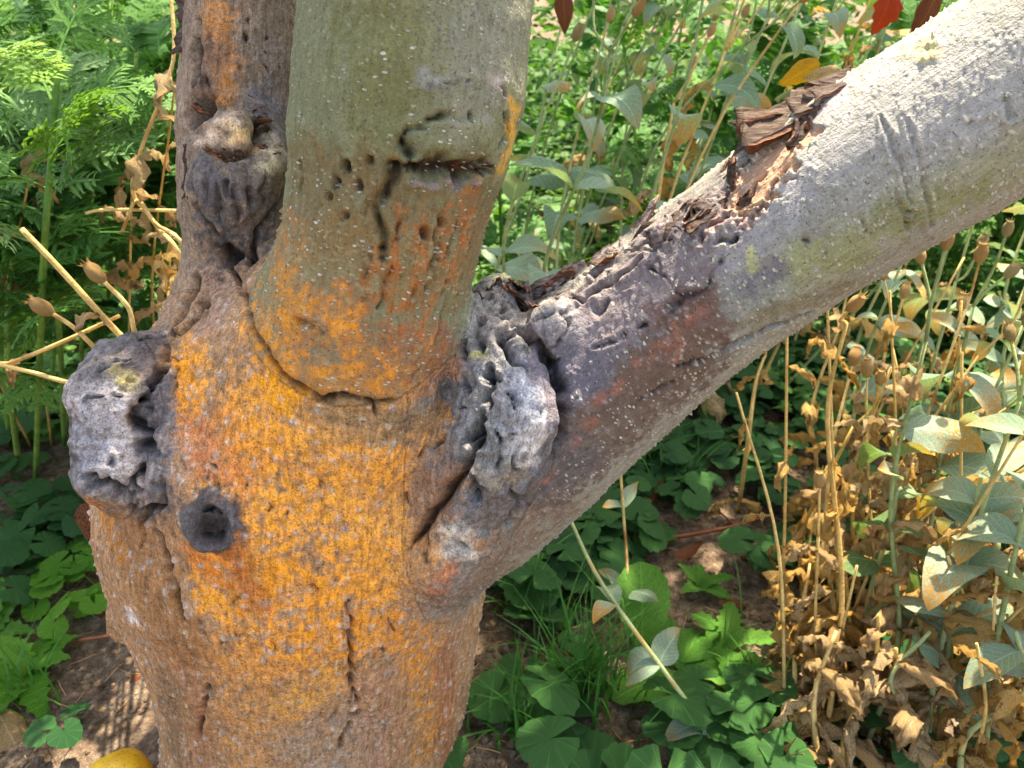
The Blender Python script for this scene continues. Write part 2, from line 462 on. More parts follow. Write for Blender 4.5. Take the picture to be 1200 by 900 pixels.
paint([(290,790),(300,880)], 46, lin(196,136,76), .8, 1.2, blot, 1.6, mott=.8); paint([(350,880),(420,890)], 40, lin(150,132,116), .8, 1.2, blot, 1.6, mott=.7); paint([(340,820),(380,800)], 26, lin(206,146,66), .8, 1.2, blot, 1.6, mott=.7)
paint([(440,800),(450,890)], 34, lin(164,116,92), .6, 1.2, blot, 1.2, mott=.8)
paint([(500,700),(530,740),(520,800)], 22, lin(140,124,112), .7, 1.2, fib2, 1.4, mott=.7)
paint([(520,760),(525,880)], 24, lin(160,100,62), .75, 1.0, fib2, .8)
paint([(560,690),(600,640),(640,600)], 44, lin(128,102,82), .8, 1.0, blot, .6, d0=.46)
paint([(500,690),(540,700)], 30, lin(132,112,100), .8, 1.0, fib2, .6)
paint([(400,475),(450,490),(500,485)], 24, lin(126,108,84), .75, 1.0, ring, .8)
paint([(520,540),(500,590)], 26, lin(124,104,94), .8, 1.0, blot, .8)
paint([(150,600),(175,680),(200,760)], 34, lin(140,104,74), .6, 1.4, blot, 1.5, mott=.6); paint([(520,560),(500,620),(490,660)], 20, lin(136,110,92), .7, 1.4, blot, 1.4, mott=.5); paint([(380,486),(440,500),(500,500)], 20, lin(134,112,84), .7, 1.3, ring, 1.2, mott=.4)
paint([(530,660),(510,690)], 10, lin(176,108,76), .7, 1.4, blot2, 1.6, mott=.6)
paint([(260,330),(250,370)], 30, lin(150,118,100), .8, 1.0, blot, .7)
paint([(150,722)], 9, lin(215,208,206), 1, .8, blot2, .6, d0=.55)
# left stem: dark weathered bark with orange near the top
paint([(250,15),(265,90),(262,110)], 16, lin(204,132,56), .8, 1.0, blot, .9, d0=.44)
paint([(320,60),(330,130)], 20, lin(148,128,122), .7, 1.0, blot, .6, d0=.44)
paint([(315,120),(312,160)], 22, lin(118,116,122), .8, 1.0, blot2, .7, d0=.44)
paint([(250,60),(240,130)], 18, lin(110,88,76), .8, 1.0, blot, .7, d0=.44)
paint([(255,230),(290,230),(300,260)], 40, lin(98,90,88), .9, .9, blot, .6, d0=.44)
paint([(250,290),(280,300)], 22, lin(78,70,68), .85, 1.0, blot2, .7, d0=.44)
paint([(235,200),(245,250)], 22, lin(92,88,90), .9, 1.0, blot, .6, d0=.44)
# limb: purple weathered inner length, grey-green silver outer length
for seg, w, c in (([(640,470),(720,400),(780,350)], 62, (116,106,112)), ([(640,560),(720,500),(800,430)], 50, (112,92,80)), ([(650,420),(680,420)], 44, (110,106,116)),
                  ([(700,360),(760,310),(830,260)], 46, (138,126,128)), ([(600,590),(660,540)], 44, (104,98,98)), ([(800,385),(835,365)], 34, (116,86,76)), ([(760,440),(800,410)], 34, (114,92,78))):
    paint(seg, w, lin(*c), .95, .6, blot, .5, d0=.43, mott=.15)
for seg, w, c in (([(900,330),(980,290),(1060,250),(1180,190)], 34, (158,160,126)), ([(930,300),(1000,300)], 26, (152,156,108)), ([(870,350),(900,340)], 22, (148,156,150)), ([(990,170),(1060,130),(1130,90)], 60, (172,170,168)),
                  ([(870,300),(930,230)], 30, (164,162,166)), ([(880,330),(920,300)], 15, (112,108,118)), ([(880,380),(960,350),(1000,335)], 16, (128,118,90)), ([(1040,260),(1140,230)], 20, (138,142,96)),
                  ([(880,295),(885,310)], 10, (196,196,130)), ([(940,275),(945,280)], 7, (120,100,96))):
    paint(seg, w, lin(*c), .8, 1.0, fib2, .8, d0=.40)
for x, y, w in ((800,385,9),(810,370,7),(790,410,9),(775,400,6),(830,265,12),(870,250,13),(850,262,8),(760,420,6),(700,470,6),(670,520,7),(640,560,6),(720,455,6),(745,430,5),(690,500,7)):
    paint([(x, y), (x + 6, y - 4)], w, lin(182, 112, 88), .55, 1.4, blot2, 1.4, d0=.42, mott=.7)
paint([(975,110),(960,130)], 26, lin(196,176,180), .6, 1.2, blot, .8, d0=.4)
# stubs
paint([(120,470),(150,500),(160,540)], 40, lin(196,186,182), .9, .9, n_mid, 1.0)
paint([(110,500),(110,540)], 24, lin(146,144,150), .8, .9, n_mid, .9)
paint([(120,430),(180,400)], 26, lin(82,78,82), .8, .9, n_mid, .8)
paint([(185,450),(185,540),(190,580)], 18, lin(88,86,90), .9, .9, n_mid, .7)
paint([(170,590),(200,590)], 20, lin(96,88,84), .8, 1.0, n_mid, .7)
paint([(248,612)], 34, lin(58,54,56), .95, .6, n_mid, .6)
paint([(600,440),(620,480),(612,520)], 26, lin(168,172,180), .85, 1.2, n_mid, 1.4)  # whitish stub wood, its sunlit patch painted in here and next
paint([(610,520),(600,540)], 24, lin(204,194,184), .85, 1.2, n_mid, 1.2)
paint([(570,400),(570,460),(580,540)], 30, lin(112,112,112), .9, .8, n_mid, 1.1)
paint([(580,340),(572,372)], 26, lin(150,146,138), .9, .9, n_mid, .9)
paint([(535,625),(540,645)], 20, lin(190,180,168), .85, .9, n_mid, .8)
paint([(600,570),(620,560)], 16, lin(98,104,116), .8, .9, n_mid, .8)
paint([(650,385)], 30, lin(140,136,140), .9, .7, n_mid, .7)
paint([(555,590),(545,610)], 14, lin(110,116,128), .7, 1.0, n_mid, .8)
paint([(575,560),(600,560)], 18, lin(126,116,100), .8, 1.0, blot2, .8)
# moss and lichen crumbs
for x, y, w, c in ((1075,55,13,(214,204,150)),(1085,62,10,(206,196,140)),(140,440,12,(150,140,96)),(150,455,10,(158,148,100)),(155,495,6,(150,120,52)),(586,322,9,(190,180,120)),(560,415,5,(190,180,120))):
    sel, m = paint([(x, y), (x + 6, y - 2)], w, lin(*c), .85, .9, blot2, 1.2, d0=.42)
    disp[sel] += m * (1.2 + 2.5 * n_hi[sel]) * MM

# ---- raised / recessed shapes
def dig(px, w_px, depth_mm, lip_mm=0.0, d0=.42, warp=1.0, tint=(46, 34, 28), tint_amt=.85, taper=True, square=False):
    w = w_px * d0 / FPX * 1.4; depth_mm *= 1.25
    sel, D, U = stroke(px, warp, w * 7 + .004)
    wl = w * (np.sqrt(np.clip(4 * U * (1 - U), .05, 1)) if taper else 1.0) * (1 + .45 * n_mid[sel])
    g = np.exp(-(D / wl) ** 2) if not square else 1 - sstep(.7, 1.15, D / wl)
    disp[sel] -= depth_mm * MM * g
    if lip_mm: disp[sel] += lip_mm * MM * np.exp(-((D - 2.6 * wl) / (1.6 * wl)) ** 2)
    m = np.clip(np.exp(-(D / (wl * .8)) ** 2) * tint_amt, 0, 1)
    col[sel] = col[sel] * (1 - m[:, None]) + lin(*tint) * m[:, None]

def swell(px, w_px, h_mm, d0=.42, warp=1.0, power=2):
    w = w_px * d0 / FPX; sel, D, U = stroke(px, warp, w * 2.6 + .004)
    disp[sel] += h_mm * MM * np.exp(-(D / w) ** power)

# the overlapping bark line under the middle stem
dig([(255,285),(270,312),(284,345),(290,372),(304,402),(325,432),(345,452),(378,466),(402,461),(422,466),(440,476),(458,470),(474,456)], 2.7, 8.0, .3, tint=(34, 24, 18), tint_amt=1.0)
swell([(300,375),(325,412),(352,436),(385,448),(420,448),(455,452)], 16, .9)
dig([(440,474),(441,492)], 2.2, 4); dig([(472,456),(498,430)], 1.5, 2)
for k in range(4):
    dig([(385,478 + 5 * k),(430,484 + 5 * k),(500,478 + 4 * k)], 1.3, 1.0, 0, tint_amt=.25)
# vertical fissures of the trunk
dig([(172,592),(186,625),(198,668),(208,700),(216,734)], 2.6, 7, .8)
dig([(176,598),(168,622),(164,640)], 2.4, 6, .5)
dig([(244,540),(254,562),(260,584)], 2.0, 4.0, .5)
dig([(243,800),(236,835),(233,872)], 2.2, 5, .6, d0=.5); dig([(258,872),(262,899)], 1.6, 4, d0=.5); dig([(222,880),(222,899)], 1.6, 4, d0=.5)
dig([(408,700),(410,745),(413,790),(417,832)], 2.4, 5.5, .7, d0=.45); dig([(417,832),(418,842)], 5.5, 8, .8, d0=.45); dig([(417,842),(405,856),(397,880)], 2.3, 5, .5, d0=.45)
dig([(417,842),(440,848),(470,850)], 1.4, 1.8, 0, d0=.45, tint_amt=.5)
for k in range(5): dig([(365,842 + 7 * k),(395,832 + 7 * k),(440,835 + 7 * k),(480,848 + 5 * k)], 1.4, 1.0, .2, d0=.45, tint_amt=.2)
dig([(452,722),(456,735),(462,742)], 1.6, 3, .4)
dig([(275,735),(276,748)], 1.6, 3); dig([(232,720),(240,745)], 1.5, 2.5)
rk = random.Random(12)
for k in range(46):                     # small drying cracks down the trunk and the left stem
    if k < 32: x0, y0, L = rk.uniform(140, 520), rk.uniform(520, 850), rk.uniform(12, 34)
    else: x0, y0, L = rk.uniform(228, 330), rk.uniform(10, 110), rk.uniform(12, 40)
    dig([(x0, y0), (x0 + rk.uniform(-3, 3), y0 + L * .5), (x0 + rk.uniform(-4, 4), y0 + L)], rk.uniform(1.0, 1.5), rk.uniform(1.8, 3.2), .4, d0=.45, tint_amt=.7, warp=1.8)
# collar of the limb
dig([(608,388),(628,402),(644,424),(655,450),(659,478),(655,508),(642,540),(626,566),(612,588),(598,614)], 4.2, 11, 1.0, tint=(38, 28, 22), taper=False)
dig([(560,520),(548,545),(530,572),(512,598),(492,624),(478,640)], 5.0, 12, 1.2); dig([(566,500),(556,528)], 6, 12, .8)
dig([(500,600),(501,640),(502,662)], 1.6, 4, .4); dig([(528,506),(508,522),(488,536)], 2.2, 5, .6)
dig([(596,570),(604,585),(622,592)], 2.4, 5, .6); dig([(530,632),(540,640),(552,650)], 2.2, 6, .8)
dig([(480,690),(520,702),(570,700),(600,690)], 1.6, 1.8, .4, d0=.48, tint_amt=.4); dig([(470,702),(520,712),(575,708)], 1.6, 1.8, .4, d0=.48, tint_amt=.4); swell([(470,696),(520,706),(590,698)], 6, 1.6)
# crevices of the right stub
for px, w, dp in (([(545,400),(548,440),(553,480)], 3, 8), ([(562,372),(556,395),(565,410)], 5, 9), ([(585,385),(600,412),(612,440)], 3.5, 9), ([(568,430),(572,470),(566,500)], 3.5, 8), ([(590,420),(596,455),(606,480)], 2.2, 6),
                  ([(560,450),(580,448),(590,462)], 2.5, 6), ([(548,520),(556,500),(570,490)], 5, 10), ([(585,500),(580,530),(590,560)], 2.4, 6), ([(600,500),(596,530),(608,552)], 1.8, 4), ([(575,345),(566,360)], 3.5, 7), ([(590,345),(588,372),(600,392)], 3, 7),
                  ([(553,555),(560,575),(550,590)], 5, 9), ([(600,390),(592,400)], 5, 8)):
    dig(px, w, dp, 1.6, warp=2.2, tint=(30, 28, 28))
# crevices of the left stub
for px, w, dp in (([(212,385),(200,410),(185,440),(176,470)], 3.5, 8), ([(178,455),(168,505),(165,545),(160,575)], 6.0, 15), ([(100,556),(125,572),(162,575)], 5.5, 12), ([(150,585),(172,600),(196,600)], 4, 9), ([(200,395),(210,400)], 6, 9), ([(190,545),(196,585),(180,600)], 3.5, 8), ([(207,420),(206,460)], 1.8, 4),
                  ([(90,470),(120,462),(150,470)], 1.8, 4), ([(105,520),(130,512)], 1.6, 3), ([(100,445),(125,438),(150,420)], 2, 4), ([(120,545),(150,530)], 1.6, 3), ([(160,400),(190,392)], 2.4, 5)):
    dig(px, w, dp, 1.4, warp=2.4, tint=(34, 32, 34))
# dark knot of the trunk: raised ring round a hollow, shading painted as paler ring, darker centre
def ring_knot(px, r_px, ring_mm, hollow_mm, d0):
    u = d0 / FPX; sel, D, U = stroke([(px[0] - 3, px[1]), (px[0] + 3, px[1])], .8, r_px * u * 2.2); x = D / (r_px * u) * (1 + .30 * n_mid[sel] + .25 * blot2[sel]) + .12 * n_hi[sel]
    disp[sel] += ring_mm * MM * np.exp(-((x - .78) / .22) ** 2) * (1 + .8 * n_mid[sel]) - hollow_mm * MM * np.exp(-(x / .45) ** 2)
    m = (1 - sstep(.85, 1.25, x - .5 * mot[sel])) * .95; kc = lin(82, 78, 79)[None] * (1 + 1.1 * n_mid[sel, None] + .6 * mot[sel, None]) * sstep(.15, .8, x)[:, None] + lin(38, 36, 37)[None] * (1 + 1.4 * n_mid[sel, None]) * (1 - sstep(.15, .8, x))[:, None]; col[sel] = col[sel] * (1 - m[:, None]) + np.clip(kc, .006, .3) * m[:, None]
ring_knot((249, 613), 33, 3.0, 3.8, .42)
dig([(230,622),(240,632),(256,630),(266,618)], 3.2, 6, .8, tint=(20, 19, 21)); dig([(232,600),(248,594),(262,600)], 2.2, 4, .6, tint=(24, 22, 23)); swell([(240,606),(256,608)], 9, 5.0); swell([(258,618),(262,622)], 5, 2.5)
# collar and wound of the left stem
dig([(334,204),(328,226),(316,250),(304,268),(297,290),(294,305)], 3.0, 7, .8, d0=.44); dig([(262,288),(270,298),(282,300)], 7, 9, .6, d0=.44, tint=(26, 22, 22)); dig([(290,300),(296,310)], 4, 7, d0=.44)
dig([(228,150),(232,140),(246,124),(258,118)], 8, 11, 1.5, d0=.43, tint=(24, 20, 20)); dig([(303,140),(306,155),(308,175)], 7, 10, 1.2, d0=.43, tint=(52, 28, 18)); dig([(240,172),(262,182),(292,178),(304,172)], 3.5, 6, .5, d0=.43)
swell([(262,152),(272,150)], 20, 7, d0=.43, power=3); swell([(250,124),(275,116),(300,124)], 7, 4, d0=.43)
for px in ([(240,204),(242,240)], [(256,212),(256,262)], [(276,215),(280,258)], [(292,214),(292,250)], [(312,206),(304,240)], [(226,215),(228,245)], [(268,210),(266,235)]):
    dig(px, 2.2, 3.4, .8, d0=.44, tint_amt=.6)
dig([(225,240),(245,262),(262,288)], 2.4, 4, .8, d0=.44)
paint([(255,150),(268,158)], 20, lin(206,180,156), .95, .8, n_mid, .5, d0=.43); paint([(276,160),(292,158)], 10, lin(236,200,146), .9, .9, n_mid, .5, d0=.43); paint([(250,140),(256,134)], 11, lin(120,102,92), .8, 1.0, n_mid, .7, d0=.43)  # pale callus, then a sunlit spot painted on it
paint([(268,158)], 5, lin(110,88,78), .7, 1.0, n_mid, .5, d0=.43); paint([(315,172),(318,190)], 14, lin(222,200,164), .85, 1.0, n_mid, .9, d0=.43); paint([(250,180),(300,176)], 6, lin(176,138,96), .8, 1.0, n_hi, .8, d0=.43)  # second stroke paints the sunlit patch beside the wound
dig([(233,20),(234,60),(231,108)], 2.0, 4, .6, d0=.45); dig([(228,115),(240,150)], 2, 4, d0=.45); dig([(232,318),(224,345),(212,368),(200,388)], 4, 9, .8, d0=.45); dig([(246,320),(240,350),(228,372),(214,392)], 2.4, 6, .6, d0=.45); dig([(243,345),(238,372)], 2, 4, d0=.45); dig([(256,318),(262,345)], 1.6, 3, d0=.45)
# bark scale of the middle stem: a raised plate with a ragged gap below it
dig([(472,162),(480,150),(500,145),(522,138),(548,134),(572,132),(590,138),(594,155),(586,172)], 1.9, 4.6, .6, d0=.36, taper=False, warp=1.3)
swell([(505,162),(535,162),(564,158)], 20, 2.2, d0=.36, power=4)
dig([(470,158),(474,172),(482,184)], 4.0, 6.5, .5, d0=.36); dig([(478,188),(500,197),(522,202),(545,206),(562,198),(580,194)], 10, 9, .2, d0=.36, tint=(66, 38, 24), warp=2.5)
paint([(482,192),(505,198),(540,205),(575,197)], 8, lin(50,31,22), .95, .8, n_hi, .6, d0=.36, mott=.2); paint([(548,203),(575,198)], 4, lin(128,58,30), .8, 1.0, n_hi, .8, d0=.36)
swell([(486,216),(520,221),(562,216)], 4.5, 3.4, d0=.36, warp=2.5); paint([(488,215),(520,220),(562,215)], 4, lin(150,132,124), .9, .8, n_hi, .6, d0=.36)
dig([(468,190),(462,205),(456,222),(444,234),(440,248),(446,270),(448,302)], 3.2, 7, .7, d0=.37, tint=(36, 26, 20), taper=False); dig([(456,196),(470,188)], 4, 5, .5, d0=.36)
dig([(470,82),(485,92),(506,98),(508,110)], 1.8, 2.2, .8, d0=.36, tint_amt=.4); dig([(506,98),(540,92),(574,94)], 1.4, 1.6, .5, d0=.36, tint_amt=.4); dig([(574,92),(588,104),(590,132)], 1.6, 2.4, .6, d0=.36, tint_amt=.5)
paint([(580,92),(592,96)], 10, lin(178,166,158), .8, .9, blot2, .8, d0=.36); paint([(500,92),(516,92)], 8, lin(150,150,146), .8, 1.0, blot2, .8, d0=.36)
swell([(480,100),(468,130),(456,160)], 8, 1.8, d0=.36)
for x, y in ((407,190),(405,196),(434,186),(384,228),(404,250),(474,246),(508,244),(497,275),(350,195),(420,218),(392,215),(520,262)):
    dig([(x, y - 7), (x + 1, y + 7)], 3.2, 4.0, .6, d0=.37, tint=(60, 44, 32))
dig([(348,185),(352,205),(350,230)], 2.2, 4, .4, d0=.38); dig([(345,375),(365,385),(382,392)], 1.8, 2.6, .9, d0=.38, tint_amt=.5); swell([(350,366),(372,376),(384,384)], 6, 1.6, d0=.38)
for k in range(26):                     # ragged vertical fissures of the rusty lower stem
    t = random.random(); x0 = 425 + 150 * t; y0 = 225 + 130 * random.random(); L = random.uniform(22, 60)
    if x0 > 585 - .1 * (y0 - 200): continue
    dig([(x0, y0), (x0 - .10 * L - 2, y0 + L * .5), (x0 - .28 * L, y0 + L)], 1.7, 2.4, .8, d0=.38, tint=(120, 60, 22), tint_amt=.6)
# limb: torn bark, long cracks, rings
dig([(742,388),(770,372),(800,350),(820,340),(832,334)], 2.4, 4.5, 1.0); dig([(690,408),(720,398),(748,386)], 1.8, 3, .8); dig([(828,290),(846,280),(858,284),(866,272)], 2.2, 4, .8); dig([(866,272),(884,252),(900,238),(905,222)], 1.6, 2.6, .6)
dig([(866,272),(846,300),(834,318),(832,334)], 1.8, 3, .6); dig([(796,430),(830,420),(862,404),(900,384),(930,372),(962,364)], 2.0, 4.5, .7); dig([(745,470),(776,452),(800,440)], 1.6, 3, .5); dig([(812,420),(790,432),(765,440)], 1.4, 2)
dig([(770,318),(790,338),(800,352)], 1.4, 2.2, .5); dig([(748,290),(760,282),(772,296)], 1.6, 2.6, .7); dig([(660,372),(690,348),(720,330),(760,300)], 2.6, 5, 1.2); dig([(640,362),(670,336),(700,318)], 2.6, 5, 1.4); dig([(625,382),(650,362),(664,380),(660,398),(640,412)], 1.8, 3.2, .6)
dig([(690,352),(704,366),(716,350)], 2.4, 3.6, .8); dig([(668,350),(684,352),(700,338),(716,330)], 2.2, 4, 1); dig([(620,412),(640,428),(656,420)], 2, 4, .5)
for px in ([(660,352),(720,308),(780,262)], [(700,345),(740,316),(800,262)], [(730,340),(790,292)], [(640,350),(690,322),(720,296)], [(800,300),(838,262),(880,240)]):
    dig(px, 1.8, 3.2, 1.6, tint_amt=.55, warp=2.5)
for px in ([(1058,130),(1075,180),(1088,240),(1094,300)], [(1030,130),(1058,200),(1072,260)], [(1000,240),(1010,262),(1016,280)], [(1045,215),(1062,262),(1066,285)], [(1170,100),(1190,160)]):
    dig(px, 1.6, 1.3, .9, d0=.39, tint=(120, 112, 100), tint_amt=.35, warp=.5)
for x, y, r in ((941,281,3.5),(1063,259,3.0),(905,354,2.5),(1060,246,2)): dig([(x, y - 2), (x + 1, y + 2)], r, 3.5, .5, d0=.4, tint=(60, 40, 36))
sel, m = paint([(600,372),(660,332),(720,300),(790,248),(850,212)], 44, lin(118,106,104), .55, 1.0, blot, .6, d0=.44)
disp[sel] += m * (crag2[sel] * 1.5 - .6) * MM; lent[sel] *= 1 - m
# bare wood under the torn bark of the limb
sel, m = paint([(872,226),(892,200),(915,172),(928,156)], 27, lin(202,160,130), .98, .22, fib2, .25, d0=.41, mott=0)
disp[sel] -= m * 3.2 * MM; wood[sel] = np.maximum(wood[sel], m); lent[sel] *= (1 - m)
disp[sel] += m * fib[sel] * 1.0 * MM
dig([(872,234),(886,212),(898,194)], 2.2, 3.4, .5, tint=(104, 66, 44)); dig([(862,238),(872,236)], 7, 4, tint=(170, 112, 66)); dig([(918,150),(936,146)], 7, 3.5, tint=(92, 66, 50), tint_amt=.8)
dig([(858,232),(872,244),(890,240),(902,226),(916,200),(934,172),(940,156)], 1.5, 2.2, 2.2, d0=.41, tint=(70, 54, 48), tint_amt=.6)
lent *= 1 - np.clip(W['trunk'] * .6, 0, 1)

# ---- warts of the trunk and crumbs, placed one by one over the surface
def warts(mask, n, rmin, rmax, hmm, c, amt, elong=1.0, seed=3):
    rg = np.random.default_rng(seed)
    cand = np.where(mask)[0]
    if len(cand) == 0: return
    for vi in rg.choice(cand, n):
        r = rg.uniform(rmin, rmax) * MM; c0 = TV[vi]
        ids = KD_find(c0, r * 2.2)
        v = TV[ids] - c0; al = v @ AXV[vi]; dd = np.sqrt(np.maximum((v * v).sum(1) - al * al, 0) + (al / elong) ** 2)
        g = np.exp(-(dd / (r * .75)) ** 2)
        disp[ids] += hmm * MM * g * (1 + .8 * n_hi[ids])
        m = (np.clip(g * 1.3, 0, 1) * amt)[:, None]
        col[ids] = col[ids] * (1 - m) + np.asarray(c, np.float32) * rg.uniform(.75, 1.25) * m
# a uniform hash grid stands in for a range search
_cell = 0.006
_key = np.floor((TV - TV.min(0)) / _cell).astype(np.int64); _dim = _key.max(0) + 3
_kk = ((_key[:, 0] + 1) * _dim[1] + _key[:, 1] + 1) * _dim[2] + _key[:, 2] + 1
_ord = np.argsort(_kk, kind='stable'); _ks = _kk[_ord]
def KD_find(c, r):
    k0 = np.floor((c - r - _TVmin) / _cell).astype(int) + 1; k1 = np.floor((c + r - _TVmin) / _cell).astype(int) + 1
    out = []
    for ix in range(k0[0], k1[0] + 1):
        for iy in range(k0[1], k1[1] + 1):
            a = (ix * _dim[1] + iy) * _dim[2]
            s0 = np.searchsorted(_ks, a + k0[2]); s1 = np.searchsorted(_ks, a + k1[2], 'right')
            out.append(_ord[s0:s1])
    return np.concatenate(out)
_TVmin = TV.min(0)
front = TN[:, 1] < .3
_kn = hits([(249, 613)])[0]; front &= np.linalg.norm(TV - _kn, axis=1) > .016
warts((W['trunk'] > .6) & front & (TV[:, 2] > -.02), 1900, .9, 1.9, 1.0, lin(176,164,148), .75, 1.0, 3)
warts((W['trunk'] > .6) & front, 260, 1.6, 2.6, 1.6, lin(160,150,142), .75, 1.0, 4)
warts((W['middle_stem'] > .5) & front & (TV[:, 2] < .47) & (fib2 > -.1), 800, .7, 1.6, .8, lin(168,152,112), .55, .6, 5)
warts((W['left_stem'] > .5) & front, 420, .9, 1.8, .8, lin(146,128,112), .5, 1.0, 6)
warts((W['limb'] > .6) & front & (TV[:, 0] < .12) & (blot + .5 * fib2 > -.1), 1300, .6, 1.5, .9, lin(166,158,156), .6, .8, 7)
warts((W['limb'] > .6) & (TN[:, 1] < .5) & (TV[:, 0] > .08) & (TV[:, 0] < .36) & (blot + .5 * fib2 > -.05), 2200, .7, 1.25, .8, lin(216,210,192), .8, .55, 8)
warts((W['middle_stem'] > .6) & (TN[:, 1] < .3) & (TV[:, 2] > .44) & (blot + .8 * fib2 > 0), 700, .6, 1.2, .6, lin(176,172,142), .5, .55, 9)
for x in (330, 340, 352, 372, 405, 412, 436, 455, 310, 480, 500):          # chains of warts down the trunk
    y0 = random.uniform(690, 740)
    for k in range(random.randint(4, 9)):
        H = hits([(x + random.uniform(-3, 3), y0 + k * random.uniform(9, 13))])[0]
        ids = KD_find(H, 6 * MM); g = np.exp(-(np.linalg.norm(TV[ids] - H, axis=1) / (random.uniform(1.6, 2.8) * MM)) ** 2)
        disp[ids] += 1.4 * MM * g; m = (g * .7)[:, None]; col[ids] = col[ids] * (1 - m) + lin(138,128,120).astype(np.float32) * m

col *= (1.22 * W['trunk'] + (.92 + .02 * sstep(.50, .42, TV[:, 2])) * W['middle_stem'] + 1.05 * W['left_stem'] + (.92 - .08 * sstep(.02, .10, TV[:, 0])) * W['limb'] + 1.15 * W['left_stub'] + 1.2 * W['right_stub'])[:, None]
TP = TV + TN * disp[:, None]
# ---- bark material: pigments come from the mesh, grain, dots and fine relief from nodes
def bark_material():
    t = NT('bark'); b = t.b
    a_col = t.n('Attribute', attribute_name='bark_pigment').outputs['Color']
    a_co = t.n('Attribute', attribute_name='bark_grain').outputs['Vector']
    a_l = t.n('Attribute', attribute_name='lenticel').outputs['Fac']
    a_w = t.n('Attribute', attribute_name='bare_wood').outputs['Fac']
    geo = t.n('TexCoord').outputs['Object']
    # grain along the limb
    mp = t.n('Mapping', vector_type='POINT'); t.l(a_co, mp.inputs['Vector']); mp.inputs['Scale'].default_value = (1, 1, .16)
    g1 = t.noise(mp.outputs[0], 420, 3, .65)
    g2 = t.noise(geo, 900, 2, .7)
    g3 = t.noise(geo, 260, 3, .7)
    v1 = t.ramp(g1, [(.28, .5), (.5, 1.0), (.72, 1.38)])
    v2 = t.ramp(g2, [(.3, .6), (.5, 1.0), (.7, 1.4)])
    v3 = t.ramp(g3, [(.32, .6), (.5, 1.0), (.68, 1.3)])
    calm = t.math('SUBTRACT', .85, t.math('MULTIPLY', a_l, .45)); c = t.mix(calm, a_col, v1, 'MULTIPLY'); c = t.mix(calm, c, v2, 'MULTIPLY'); c = t.mix(calm, c, v3, 'MULTIPLY')
    # dark speckle of algae and dirt
    sp = t.noise(geo, 620, 2, .5); spm = t.ramp(sp, [(.60, 0.0), (.70, 1.0)])
    c = t.mix(t.math('MULTIPLY', spm, .6), c, (.05, .04, .03))
    # lenticels: pale dashes across the limb
    mp2 = t.n('Mapping', vector_type='POINT'); t.l(a_co, mp2.inputs['Vector']); mp2.inputs['Scale'].default_value = (1, 1, 1.9)
    wob = t.n('TexNoise'); wob.inputs['Scale'].default_value = 300; t.l(mp2.outputs[0], wob.inputs['Vector'])
    vm = t.n('VectorMath', operation='MULTIPLY_ADD'); t.l(wob.outputs['Color'], vm.inputs[0]); vm.inputs[1].default_value = (.0022,) * 3; t.l(mp2.outputs[0], vm.inputs[2])
    vo = t.n('TexVoronoi', feature='F1'); vo.inputs['Scale'].default_value = 215; t.l(vm.outputs[0], vo.inputs['Vector'])
    dens = t.noise(a_co, 42, 2); gate = t.ramp(t.n('SeparateColor', i_0=vo.outputs['Color']).outputs[0], [(.20, 0.0), (.26, 1.0)])
    size = t.math('MULTIPLY', t.n('SeparateColor', i_0=vo.outputs['Color']).outputs[1], .16)
    dot = t.math('SUBTRACT', t.math('ADD', size, .17), vo.outputs['Distance'])
    dotm = t.ramp(dot, [(.0, 0.0), (.05, 1.0)])
    dm = t.math('MULTIPLY', t.math('MULTIPLY', dotm, gate), a_l)
    dm = t.math('MULTIPLY', dm, t.ramp(dens, [(.42, .1), (.58, 1.0)]))
    c = t.mix(t.math('MULTIPLY', dm, .8), c, (.62, .60, .50))
    # bare wood fibres
    mp3 = t.n('Mapping', vector_type='POINT'); t.l(a_co, mp3.inputs['Vector']); mp3.inputs['Scale'].default_value = (1, 1, .05)
    wf = t.noise(mp3.outputs[0], 900, 4, .6)
    wc = t.mix(1.0, a_col, t.ramp(wf, [(.3, .5), (.5, 1.0), (.7, 1.3)]), 'MULTIPLY')
    c = t.mix(a_w, c, wc)
    t.l(c, b.inputs['Base Color'])
    b.inputs['Roughness'].default_value = .82; b.inputs['Specular IOR Level'].default_value = .25
    h = t.math('ADD', t.math('MULTIPLY', g1, .8), t.math('MULTIPLY', g3, 1.0)); h = t.math('ADD', h, t.math('MULTIPLY', g2, .6))
    n1 = t.bump(h, .7, .0016)
    n2 = t.bump(dm, .9, .0016, n1)
    n3 = t.bump(wf, .5, .001, n2)
    t.l(n3, b.inputs['Normal'])
    return t.m
BARK = bark_material()

def fill_bark_attrs(me, colr, bco, ln, wd):
    for nm, typ, data in (('bark_pigment', 'FLOAT_COLOR', np.concatenate([np.clip(colr, .008, .9), np.ones((len(colr), 1))], 1)), ('bark_grain', 'FLOAT_VECTOR', bco), ('lenticel', 'FLOAT', ln), ('bare_wood', 'FLOAT', wd)):
        at = me.attributes.new(nm, typ, 'POINT')
        at.data.foreach_set({'FLOAT_COLOR': 'color', 'FLOAT_VECTOR': 'vector', 'FLOAT': 'value'}[typ], np.asarray(data, np.float32).ravel())

